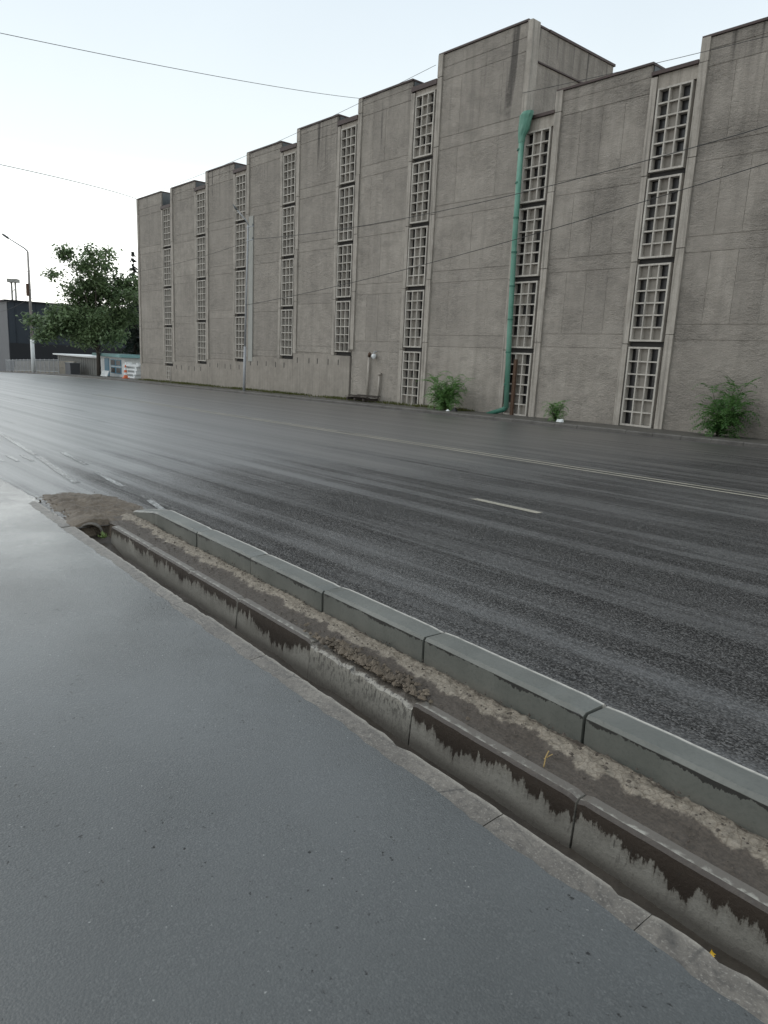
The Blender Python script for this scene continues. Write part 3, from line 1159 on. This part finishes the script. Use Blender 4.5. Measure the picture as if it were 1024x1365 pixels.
# small ladder window low in the first strip
o = obj('window', None, None, bld, U(0, (XK[1] - XK[0]) / CA - 1.15, .10, -1.0), (0, 0, AL))
b = MB()
for x in (0, .34, .68):
    b.box(x, x + .06, 0, .12, 0, 1.05)
for j in range(4):
    b.box(.06, .68, .01, .11, .0 + j * .33, .05 + j * .33)
obj('lattice', mesh('lattice', b.v, b.f), M['lattice'], o)
obj('panes', mesh('panes', *(lambda q: (q.v, q.f))(MB().box(.03, .7, .085, .1, .03, 1.0))), M['pale'], o)

# bodies behind the facade, roofs, the end wall of the tall block
q = MB().box(-62.3, -22.0, YF + 1.35, 31.8, -3.0, 13.0).build('rear_body', M['stuccoL'], bld)
q.location = -bld.location
q = MB().box(-21.9, 3.4, YF + 1.35, 37.0, -3.0, 11.3).build('rear_body', M['stuccoR'], bld)
q.location = -bld.location
ew = MB().box(-26.8, -21.75, YF + .03, 31.85, 10.0, 15.30).build('end_wall', M['stuccoL'], bld)
ew.location = -bld.location
q = MB().box(-26.85, -21.69, YF + 1.36, 31.93, 15.30, 15.40).build('end_wall_cap', M['cap'], bld)
q.location = -bld.location
q = MB().box(-21.748, -21.68, 26.2, 30.5, 13.97, 14.03).build('end_wall_ledge', M['cap'], bld)
q.location = -bld.location
# pale steel duct running up the left edge of the fourth bay
q = pbox('duct', M['duct'], 3, .32, .86, .01, .07, .9, 10.15)

# ------------------------------------------------------------------ green downpipe with hopper
xd, yd = -21.30, YF - .26
dp = empty('drainpipe', (xd, yd - .05, G(xd, 25.2) + .115))
tag(dp, 'dented green drainpipe with a funnel hopper on the lattice strip beside the tall bay', 'drainpipe')
def loc0(o):
    o.location = -o.parent.location
    return o
loc0(MB().tube([(xd - .12, yd, 10.85), (xd - .08, yd, 7), (xd + .05, yd, 3), (xd + .2, yd, -.40)], .115, 12).build('pipe', M['green'], dp, smooth=True))
b = MB()
for z, rx, ry, cx in ((10.6, .125, .125, 0), (10.85, .17, .15, .0), (11.1, .24, .2, .06), (11.45, .30, .22, .12), (11.62, .33, .24, .16), (11.74, .26, .2, .24)):
    for k in range(10):
        a = 2 * math.pi * k / 10
        j = 1 + .16 * noise.noise(Vector((k * 1.7, z * 3, 0)))
        b.v.append((xd - .12 + cx + rx * j * math.cos(a), yd + ry * j * math.sin(a), z))
for i in range(5):
    for k in range(10):
        k2 = (k + 1) % 10
        b.f.append((i * 10 + k, i * 10 + k2, (i + 1) * 10 + k2, (i + 1) * 10 + k))
b.f.append(tuple(range(50, 60)))
loc0(b.build('hopper', M['green'], dp))
loc0(MB().tube([(xd + .2, yd, -.36), (xd + .08, yd - .05, -.48), (xd - .6, yd - .35, -.74)], [.115, .115, .09], 10).build('shoe', M['dkgreen'], dp, smooth=True))
for z in (.6, 2.0, 3.4, 4.8, 6.2, 7.6, 9.0, 10.3):
    xx = xd + .05 - (z - 3) * .03
    loc0(MB().tube([(xx, yd, z), (xx, yd, z + .07)], .130, 12).build('bracket', M['dkgreen'], dp))
# rusty upright beside it in the lowest opening
ru = tag(MB().box(-.07, .07, -.05, .05, 0, 2.45).build('rusty_post', M['rust'], None, (-20.88, YF - .12, G(-20.9, 25.4) + .10), (0, 0, AL)), 'rusty brown steel upright in the lowest opening beside the drainpipe', 'post')

# ------------------------------------------------------------------ two pipes, a wall lamp and a broken pallet at the foot of the sixth bay
def wall_y(x, k=5):
    return YF


def wpipe(x, h, lab, bend):
    y = wall_y(x) - .12
    z0 = G(x, 25.4) + .10
    e = empty('vent_pipe', (x, y, z0))
    tag(e, lab, 'pipe', None)
    loc0(MB().tube([(x, y, z0), (x + .04, y, z0 + h)], .065, 10).build('pipe', M['fin'], e, smooth=True))
    if bend:
        loc0(MB().tube([(x + .04, y, z0 + h - .02), (x + .05, y - .02, z0 + h + .06), (x + .18, y - .02, z0 + h + .06)], .075, 10).build('elbow', M['fin'], e, smooth=True))
    else:
        loc0(MB().tube([(x + .04, y, z0 + h - .02), (x + .08, y, z0 + h + .14), (x + .12, y, z0 + h + .16)], .08, 10).build('cowl', M['rust'], e, smooth=True))


wpipe(-31.10, 2.42, 'taller pale pipe with rusty cowl rising by the broken pallet', False)
wpipe(-30.15, 1.46, 'shorter pale pipe with bent elbow top rising by the broken pallet', True)
x = -30.58
y = wall_y(x) - .02
e = empty('wall_lamp', (x, y, 1.62))
tag(e, 'small round white wall lamp above the two pale pipes', 'lamp')
b = MB()
for z, r_ in ((-.17, .03), (-.13, .10), (-.03, .145), (.06, .12), (.10, .08)):
    for k in range(12):
        a = 2 * math.pi * k / 12
        b.v.append((x + r_ * math.cos(a), y - .16 + r_ * math.sin(a), 1.62 + z))
for i in range(4):
    for k in range(12):
        k2 = (k + 1) % 12
        b.f.append((i * 12 + k, i * 12 + k2, i * 12 + 12 + k2, i * 12 + 12 + k))
b.f.append(tuple(range(12))[::-1])
loc0(b.build('globe', M['white'], e, smooth=True))
loc0(MB().tube([(x, y - .16, 1.70), (x, y - .16, 1.82), (x, y + .06, 1.86)], .035, 8).build('bracket', M['steel'], e))
px_, py_ = -30.5, 24.65
pz = G(px_, py_) + .12
e = empty('broken_pallet', (px_, py_, pz))
tag(e, 'broken dark wooden pallet lying under the two pale pipes', 'pallet')
for i in range(6):
    o = obj('board', cache.setdefault('pboard', mesh('board', *(lambda q: (q.v, q.f))(MB().box(-.95, .95, -.06, .06, 0, .03)))), M['wood'], e,
            (px_ + rnd.uniform(-.1, .1), py_ - .42 + i * .17, pz + .21 + .04 * rnd.random() + .012 * i), (rnd.uniform(-.15, .15), -.014 + rnd.uniform(-.06, .06), rnd.uniform(-.1, .1)))
for i in range(3):
    obj('bearer', cache.setdefault('pbear', mesh('bearer', *(lambda q: (q.v, q.f))(MB().box(-.05, .05, -.5, .5, 0, .13)))), M['wood'], e, (px_ - .72 + i * .7, py_, pz + .06), (0, -.014, rnd.uniform(-.08, .08)))

# ------------------------------------------------------------------ saplings at the wall foot
def frond(b, p, d, L, nl, lw, droop, r):
    """one long pinnate leaf"""
    p = Vector(p)
    d = Vector(d).normalized()
    st = L / nl
    side0 = d.cross(Vector((0, 0, 1)))
    if side0.length < .05:
        side0 = Vector((1, 0, 0))
    for i in range(nl):
        d = (d + Vector((0, 0, -droop * st * (1 + i * .12)))).normalized()
        q = p + d * st
        sd = d.cross(Vector((0, 0, 1)))
        sd = (sd if sd.length > .05 else side0).normalized()
        nrm = sd.cross(d)
        b.quad(p - sd * .004, p + sd * .004, q + sd * .003, q - sd * .003)
        ll = lw * (1 - .55 * abs(i / nl - .35)) * r.uniform(.8, 1.15)
        for s in (-1, 1):
            t = (sd * s + d * .45 + nrm * r.uniform(-.25, .1) + Vector((0, 0, -.25))).normalized()
            wv = d * ll * .17 + nrm * ll * r.uniform(-.04, .06)
            a0 = q
            b.quad(a0, a0 + t * ll * .45 - wv, a0 + t * ll, a0 + t * ll * .45 + wv)
        p = q


def sapling(x, y, h, wdt, nst, nfr, lab, m, seed, lean=0.):
    r = random.Random(seed)
    z = G(x, y) + .11
    e = empty('sapling', (x, y, z))
    tag(e, lab, 'plant', 'saplings growing at the wall foot')
    bs = MB()
    bl = MB()
    for i in range(nst):
        a = r.uniform(0, 6.28)
        top_ = Vector((wdt * r.uniform(.1, .42) * math.cos(a) + lean * h, wdt * .28 * math.sin(a) - .06, h * r.uniform(.35, .88)))
        p0 = Vector((r.uniform(-.06, .06), r.uniform(-.06, .06), 0))
        pts = [p0, p0 * .4 + top_ * .5 + Vector((r.uniform(-.05, .05), r.uniform(-.05, .05), .05)), top_]
        bs.tube(pts, [.018, .014, .006], 6)
        for j in range(nfr):
            t = .02 + .98 * (j + r.random()) / nfr
            p = pts[0].lerp(pts[1], t * 2) if t < .5 else pts[1].lerp(pts[2], t * 2 - 1)
            aa = j * 2.4 + r.uniform(-.5, .5)
            d = Vector((math.cos(aa), math.sin(aa) * .8 - .15, r.uniform(.6, 1.7)))
            frond(bl, p, d, wdt * r.uniform(.36, .68), 10, wdt * r.uniform(.09, .125), r.uniform(1.2, 3.4) / wdt, r)
    obj('stems', mesh('stems', bs.v, bs.f, True), M['bark'], e, e.location)
    q = obj('leaves', mesh('leaves', bl.v, bl.f), m, e, e.location)
    return e


sapling(-24.1, 24.45, 1.9, 1.6, 12, 17, 'dense bright green sapling between the lattice strip and the drainpipe', M['leafB'], 3)
sapling(-17.5, 24.1, .9, .85, 7, 14, 'smallest green sapling at the wall foot with white litter beside it', M['leafB'], 4)
sapling(-11.2, 24.7, 1.95, 1.6, 11, 17, 'dark green sapling with drooping feathery leaves farthest right at the wall', M['leafD'], 8)
# litter
x, y = -17.1, 23.85
tag(obj('plastic_bag', mesh('plastic_bag', [(-.14, -.05, 0), (.12, -.08, 0), (.16, .06, 0), (-.1, .08, 0), (-.11, -.02, .1), (.09, -.04, .07), (.12, .05, .12), (-.06, .05, .09)],
    [(0, 1, 5, 4), (1, 2, 6, 5), (2, 3, 7, 6), (3, 0, 4, 7), (4, 5, 6, 7)]), M['white'], None, (x, y, G(x, y) + .117)), 'crumpled white plastic litter beside the smallest sapling', 'litter')
x, y = -22.9, 23.9
tag(obj('plastic_bag', mesh('plastic_bag', [(-.16, -.07, 0), (.15, -.06, 0), (.13, .08, 0), (-.12, .09, 0), (-.06, -.02, .13), (.07, -.04, .19), (.09, .04, .15), (-.05, .05, .1)],
    [(0, 1, 5, 4), (1, 2, 6, 5), (2, 3, 7, 6), (3, 0, 4, 7), (4, 5, 6, 7)]), M['wire'], None, (x, y, G(x, y) + .117)), 'small black plastic bag beside the dense bright sapling', 'litter')
x, y = -23.2, 23.8
tag(obj('paper_scrap', mesh('paper_scrap', [(-.09, -.05, 0), (.08, -.07, 0), (.09, .05, 0), (-.07, .06, 0), (-.03, 0, .08), (.05, 0, .06)], [(0, 1, 5, 4), (1, 2, 5), (2, 3, 4, 5), (3, 0, 4)]), M['white'], None, (x, y, G(x, y) + .117)), 'small white paper scrap beside the black bag', 'litter')

# grass and moss along the wall foot
r = random.Random(12)
b = MB()
for _ in range(6500):
    x = r.uniform(-61, -23)
    dens = noise.noise(Vector((x * .35, 0, 0))) + .25
    if r.random() > dens + .35:
        continue
    y = 25.5 - abs(r.gauss(0, .5))
    if y < 22.9:
        continue
    z = G(x, y) + .112
    h = r.uniform(.05, .17)
    a = r.uniform(0, 6.28)
    s = Vector((math.cos(a), math.sin(a), 0)) * .03
    t = Vector((r.uniform(-.06, .06), r.uniform(-.06, .06), h))
    p = Vector((x, y, z))
    q0 = len(b.v)
    b.v += [p - s, p + s, p + t]
    b.f.append((q0, q0 + 1, q0 + 2))
tag(b.build('grass', M['moss']), 'thin yellowish green grass along the foot of the wall', 'grass', kind='stuff')

# ------------------------------------------------------------------ street lamps
def lamp_post(lab, base, top_, arm_end, r0, r1, bands=True):
    e = empty('street_lamp', base)
    tag(e, lab, 'street lamp', 'street lamps along the far kerb')
    B, T, A = Vector(base), Vector(top_), Vector(arm_end)
    mid = B.lerp(T, .28)
    loc0(MB().tube([B - Vector((0, 0, .2)), mid], [r0 * 1.15, r0 * 1.1], 12).build('base_post', M['white'] if bands else M['steel'], e, smooth=True))
    loc0(MB().tube([mid, B.lerp(T, .72), T], [r0 * .85, r0 * .75, r1], 12).build('pole', M['steel'] if not bands else M['rustpole'], e, smooth=True))
    loc0(MB().tube([T, T.lerp(A, .12) + Vector((0, 0, .10)), T.lerp(A, .75)], [r1 * .9, r1 * .8, r1 * .6], 8).build('arm', M['steel'], e, smooth=True))
    d = (A - T).normalized()
    p = T.lerp(A, .72)
    loc0(MB().tube([p, p + d * .15, A - d * .2, A], [r1 * .6, r1 * 1.3, r1 * 1.2, r1 * .5], 8).build('lamp_head', M['flash'], e, smooth=True))
    return e


M['rustpole'] = m_plain('pole_weathered', (.27, .25, .235), .7, .0, .35, 1.5)
e = lamp_post('tall street lamp with white painted base near the tree', (-88.93, 24.0, G(-88.9, 24) + .10), (-88.7, 24.0, 11.1), (-88.7, 21.5, 12.6), .19, .10)
loc0(MB().box(-88.85, -88.5, 23.65, 23.85, 6.4, 7.7).build('control_box', M['rust'], e))
e = lamp_post('thin pale street lamp standing in front of the grey duct', (-40.5, 23.2, G(-40.5, 23.2) + .11), (-40.12, 23.2, 8.9), (-40.5, 22.4, 9.95), .075, .05, False)
for z in (8.75, 8.0):
    loc0(MB().box(-40.3, -39.5, 23.17, 23.23, z, z + .05).build('cross_arm', M['steel'], e))
    loc0(MB().tube([(-39.55, 23.2, z + .05), (-39.55, 23.2, z + .16)], .05, 8).build('insulator', M['flash'], e))

# ------------------------------------------------------------------ overhead cables
def cable(pts, lab, rad=.012, n=28):
    """parabola through three points"""
    P0, P1, P2 = [Vector(p) for p in pts]
    t1 = (P1 - P0).length / ((P1 - P0).length + (P2 - P1).length)
    out = []
    for i in range(n + 1):
        t = i / n
        l0 = (t - t1) * (t - 1) / (t1)
        l1 = t * (t - 1) / (t1 * (t1 - 1))
        l2 = t * (t - t1) / (1 - t1)
        out.append(P0 * l0 + P1 * l1 + P2 * l2)
    tag(MB().tube(out, rad, 5).build('overhead_cable', M['wire']), lab, 'cable', 'overhead cables')


cable([(-39.55, 23.2, 8.05), (-25.9, 23.2, 7.8), (4, 23.2, 10.6)], 'black cable from the thin street lamp, upper of the two crossing the facade', .014)
cable([(-40.4, 23.2, 4.3), (-19.6, 23.2, 6.31), (4, 23.2, 10.2)], 'black cable from the thin street lamp, lower of the two crossing the facade', .014)
cable([(-40.2, 23.2, 7.95), (-48.8, 23.3, 7.4), (-63, 23.6, 7.3)], 'thin cable leading left from the thin street lamp across the far bays', .011)
cable([(-32.8, 25.5, 14.77), (-29.6, 14.0, 12.33), (-31.6, 2.5, 12.0)], 'overhead cable crossing the open sky from the roof edge, upper one', .011)
cable([(-62.3, 25.5, 13.47), (-56.2, 18.0, 12.75), (-57.0, 6.0, 13.2)], 'overhead cable crossing the open sky from the far roof corner, lower one', .022)
cable([(-58, 24.8, 13.2), (-46.2, 24.8, 13.42), (-26.95, 25.4, 14.9)], 'thin cable strung close along the stepped roof edge to the tall bay', .010)
cable([(-21.7, 25.5, 12.6), (-14.4, 24.9, 11.95), (4, 24.8, 11.6)], 'thin cable strung from the tall bay along the lower roof edge', .010)
for i, zc in enumerate((8.8, 6.8, 5.9)):
    cable([(-88.8, 24, zc + .3), (-79, 27, zc - .5), (-66, 30, zc + .2)], ['uppermost', 'middle', 'lowest'][i] + ' thin cable between the tall street lamp and the tree', .018)
    cable([(-88.8, 24, zc + .3), (-104, 24.5, zc - .9), (-125, 25, zc - .6)], ['uppermost', 'middle', 'lowest'][i] + ' thin cable leaving the picture left of the tall street lamp', .018)

# ------------------------------------------------------------------ trees
VL = Vector((-.657, -.753, 0))       # towards picture left, across the view


def tree(x, y):
    r = random.Random(21)
    z = G(x, y) + .1
    e = empty('deciduous_tree', (x, y, z))
    tag(e, 'leafy deciduous tree standing between the tall street lamp and the building', 'tree')
    bt = MB()
    bl = MB()
    base = Vector((x, y, z))
    top_ = base + Vector((0, 0, 5.2)) + VL * .3
    bt.tube([base - Vector((0, 0, .3)), base + Vector((0, 0, 2.2)), top_], [.24, .19, .15], 9)
    limbs = []
    lib = [(4.2, 1.0, 4.0), (3.2, 2.2, 6.0), (1.6, 3.6, 8.2), (-.4, 3.6, 8.6), (-2.2, 3.4, 7.0), (-3.4, 2.0, 5.4), (-3.0, .6, 3.6), (2.6, .2, 2.6), (.6, 3.2, 7.4), (4.8, .4, 2.8), (-1.2, 2.4, 6.0), (1.5, 2.0, 5.0), (3.4, 0, 1.3), (-2.6, 0, 1.5), (1.2, 0, 1.9), (4.6, 0, 1.9), (-1.0, 0, 3.0)]
    depth = Vector((-.753, .657, 0))
    for (lx, bz, lz) in lib:
        st = base + Vector((0, 0, 2.2 + r.random() * 2.4)) + VL * .1
        en = base + VL * lx * .85 + depth * r.uniform(-2.6, 2.6) + Vector((0, 0, 2.6 + lz))
        md = st.lerp(en, .5) + Vector((0, 0, .5))
        bt.tube([st, md, en], [.09, .06, .025], 6)
        limbs += [(en, 1.35), (md.lerp(en, .5), 1.2)]
        for _ in range(3):
            e2 = en + Vector((r.uniform(-1.6, 1.6), r.uniform(-1.6, 1.6), r.uniform(-.9, 1.3)))
            bt.tube([md.lerp(en, .6), e2], [.035, .012], 5)
            limbs.append((e2, .95))
    for (c, rad) in limbs:
        for _ in range(int(260 * rad)):
            v_ = Vector((r.gauss(0, 1), r.gauss(0, 1), r.gauss(0, .75)))
            p = c + v_ * rad * .48
            a = Vector((r.uniform(-1, 1), r.uniform(-1, 1), r.uniform(-.9, .3))).normalized()
            s = a.cross(Vector((r.uniform(-.4, .4), r.uniform(-.4, .4), 1))).normalized()
            L = r.uniform(.26, .55)
            wv = s * L * .26
            bl.quad(p, p + a * L * .5 - wv, p + a * L, p + a * L * .5 + wv)
    loc0(obj('trunk', mesh('trunk', bt.v, bt.f, True), M['bark'], e))
    loc0(obj('crown', mesh('crown', bl.v, bl.f), M['leafT'], e))


tree(-76.7, 27.0)


def conifer(x, y, H):
    r = random.Random(5)
    z = G(x, y) + .1
    e = empty('conifer_tree', (x, y, z))
    tag(e, 'dark conifer partly hidden behind the far corner of the building', 'tree')
    base = Vector((x, y, z))
    bt = MB().tube([base, base + Vector((0, 0, H * .6)), base + Vector((0, 0, H))], [.22, .13, .02], 8)
    bl = MB()
    for i in range(170):
        t = r.random() ** .9
        zz = .12 * H + t * .88 * H
        L = (1 - t) * 3.2 * r.uniform(.6, 1.1) + .12
        a = r.uniform(0, 6.28)
        d = Vector((math.cos(a), math.sin(a), .1))
        for j in range(14):
            u = (j + 1) / 14
            p = base + Vector((0, 0, zz)) + d * L * u + Vector((0, 0, -.5 * L * u * u))
            for _ in range(3):
                q = Vector((r.gauss(0, .5), r.gauss(0, .5), r.uniform(-1, .1))).normalized()
                s = q.cross(d).normalized() * .10 * (1.1 - .75 * t)
                l2 = r.uniform(.25, .5) * (1.1 - .75 * t)
                bl.quad(p, p + q * l2 * .5 - s, p + q * l2, p + q * l2 * .5 + s)
    loc0(obj('trunk', mesh('trunk', bt.v, bt.f, True), M['bark'], e))
    loc0(obj('crown', mesh('crown', bl.v, bl.f), M['leafC'], e))


conifer(-79.4, 32.0, 13.2)

# ------------------------------------------------------------------ far left: dark hall, shed, kiosk, railing, mast
dz0 = G(-123, 30)
e = empty('dark_hall', (-122.9, 30, dz0))
tag(e, 'large flat roofed hall clad in dark navy sheeting behind the tree', 'building')
loc0(MB().box(-182, -122.9, 30, 75, dz0 - 1, 7.3).build('wall', M['navy'], e))
loc0(MB().box(-182.2, -122.75, 29.95, 75, dz0 - 1, dz0 + 4.6).build('dark_band', M['navy2'], e))
loc0(MB().box(-185, -122.92, 29.86, 29.94, dz0 - 1, 7.28).build('grey_front', M['greyclad'], e))
loc0(MB().box(-185, -122.5, 29.5, 75.3, 7.3, 7.5).build('roof_edge', M['navy2'], e))
for i in range(14):
    loc0(MB().box(-122.88, -122.80, 31 + i * 3.0, 31.08 + i * 3.0, dz0 + 4.62, 7.28).build('cladding_rib', M['navy'], e))

sz = G(-86, 28) + .1
e = empty('plank_shed', (-86, 28, sz))
tag(e, 'low grey plank shed with flat pale roof behind the tree', 'shed')
loc0(MB().box(-93.4, -79.3, 28.0, 31.5, sz - .6, sz + 2.0).build('wall', M['shed'], e))
loc0(MB().box(-93.9, -79.0, 27.6, 31.9, sz + 2.01, sz + 2.16).build('roof', M['white'], e))
for i in range(40):
    if i % 2:
        loc0(obj('plank', cache.setdefault('plank' + 'abc'[i % 3], mesh('plank', *(lambda q: (q.v, q.f))(MB().box(0, .3, 0, .03, 0, 1.96 + .02 * (i % 3))))), M['white'] if 8 < i < 32 else M['shed'], e)).location = Vector((-93.3 + i * .35, 27.96, sz)) - e.location
sz = G(-75, 28) + .1
e = empty('kiosk', (-75.5, 28, sz))
tag(e, 'small pale kiosk with blue window frames and teal roof', 'kiosk')
loc0(MB().box(-78.8, -72.0, 27.9, 30.6, sz - .6, sz + 2.0).build('wall', M['white'], e))
loc0(MB().box(-79.1, -71.5, 27.2, 31.0, sz + 2.0, sz + 2.28).build('roof', M['teal'], e))
loc0(MB().box(-77.4, -76.2, 27.84, 27.90, sz, sz + 1.8).build('door', M['blue'], e))
for i in range(2):
    for j in range(2):
        x = -75.7 + i * 1.5
        z = sz + .35 + j * .75
        wdw = loc0(MB().box(x, x + 1.3, 27.84, 27.90, z, z + .65).build('window', M['blue'], e))
        q = MB().box(x + .1, x + 1.2, 27.82, 27.85, z + .08, z + .57).build('pane', M['pane'], wdw)
# beige wall and railing
sz = G(-95, 26.6)
e = empty('stone_wall', (-95, 26.8, sz))
tag(e, 'low beige stone wall behind the steel railing', 'wall')
for i in range(16):
    for j in range(2):
        x = -107 + i * 1.5 + (.4 if j else 0)
        loc0(obj('stone', cache.setdefault('stone', mesh('stone', *(lambda q: (q.v, q.f))(MB().box(-.73, .73, -.15, .15, 0, .74)))), M['beige'], e)).location = Vector((x, 26.8 + rnd.uniform(-.02, .02), G(x, 26.8) + .02 + j * .76)) - e.location
e = empty('railing', (-95, 25.4, G(-95, 25.4) + .1))
tag(e, 'pale steel railing along the pavement behind the tall street lamp', 'railing')
xs_ = fr(-106.5, -84.5, 1.65)
for i, x in enumerate(xs_):
    z = G(x, 25.4) + .1
    loc0(MB().box(x - .04, x + .04, 25.36, 25.44, z, z + 1.6).build('post', M['steel'], e))
    if i < len(xs_) - 1:
        x2 = xs_[i + 1]
        z2 = G(x2, 25.4) + .1
        for hgt in (.2, 1.5):
            loc0(MB().tube([(x, 25.4, z + hgt), (x2, 25.4, z2 + hgt)], .035, 6).build('rail', M['steel'], e))
        b = MB()
        for q in range(1, 11):
            t = q / 11
            zz = z + (z2 - z) * t
            b.box(x + (x2 - x) * t - .012, x + (x2 - x) * t + .012, 25.39, 25.41, zz + .2, zz + 1.5)
        loc0(b.build('balusters', M['steel'], e))['kind'] = 'stuff'
# white board and grey bin in front of the shed
x, y = -74.3, 26.6
tag(MB().prism([(0, 0), (.05, 0), (.05, .6), (.0, .6)], -.9, .9).build('leaning_board', M['white'], None, (x, y, G(x, y) + .11), (-.35, -.014, 0)), 'white board leaning beside the tree trunk', 'board')
x, y = -82.6, 26.4
e = empty('site_box', (x, y, G(x, y) + .1))
tag(e, 'dark grey box standing before the plank shed', 'box')
loc0(MB().box(x - 1.3, x + .4, y - .5, y + .5, e.location.z, e.location.z + 1.15).build('body', M['greyclad'], e))
loc0(MB().box(x - 1.36, x + .46, y - .56, y + .56, e.location.z + 1.15, e.location.z + 1.24).build('lid', M['flash'], e))
# stack of white boards at the building corner
x, y = -68.0, 27.2
for i in range(4):
    z = G(x, y) + .11 + i * .36
    tag(MB().box(-1.1, 1.1, -.4, .4, 0, .17).box(-.9, -.7, -.35, .35, .17, .36).box(.7, .9, -.35, .35, .17, .36).build('white_slab', M['white'], None, (x + .1 * (i % 2), y, z), (0, .0, .1 * i)),
        ['lowest', 'second lowest', 'second highest', 'topmost'][i] + ' white slab of the stack at the far building corner', 'slab', 'white slabs stacked at the corner')
# striped marker post
x, y = -64.4, 25.0
z = G(x, y) + .11
e = empty('marker_post', (x, y, z))
tag(e, 'orange and white striped marker post by the far building corner', 'marker')
b = MB().box(-.25, .25, -.25, .25, 0, .08)
obj('foot', mesh('foot', b.v, b.f), M['orange'], e, (x, y, z))
for i in range(5):
    r0_, r1_ = .20 - i * .03, .20 - (i + 1) * .03
    obj('band', mesh('band', *(lambda q: (q.v, q.f))(MB().tube([(0, 0, .08 + i * .22), (0, 0, .30 + i * .22)], [r0_, r1_], 12))), M['orange' if i % 2 == 0 else 'white'], e, (x, y, z))
# mast far behind; distance haze is put into its pale grey colour
x, y = -238, 60
e = empty('lighting_mast', (x, y, -4))
tag(e, 'distant twin legged mast with a square floodlight platform above the dark hall', 'mast')
for s in (-.55, .55):
    loc0(MB().tube([(x + s * .63, y + s * .776, -4), (x + s * .63, y + s * .776, 18.2)], .28, 6).build('leg', M['duct'], e))
for z in range(6, 17, 3):
    loc0(MB().tube([(x - .35, y - .43, z), (x + .35, y + .43, z + 1.5)], .10, 5).build('brace', M['duct'], e))
q = MB().box(-1.4, 1.4, -1.1, 1.1, 0, 1.0).build('platform', M['duct'], e, (x, y, 18.0), (0, 0, R(51)))
for s in (-1.4, 1.4):
    loc0(MB().tube([(x + s * .63, y + s * .776, 19.2), (x + s * .63, y + s * .776, 21)], .05, 5).build('antenna', M['duct'], e))

sc.cycles.use_denoising = True
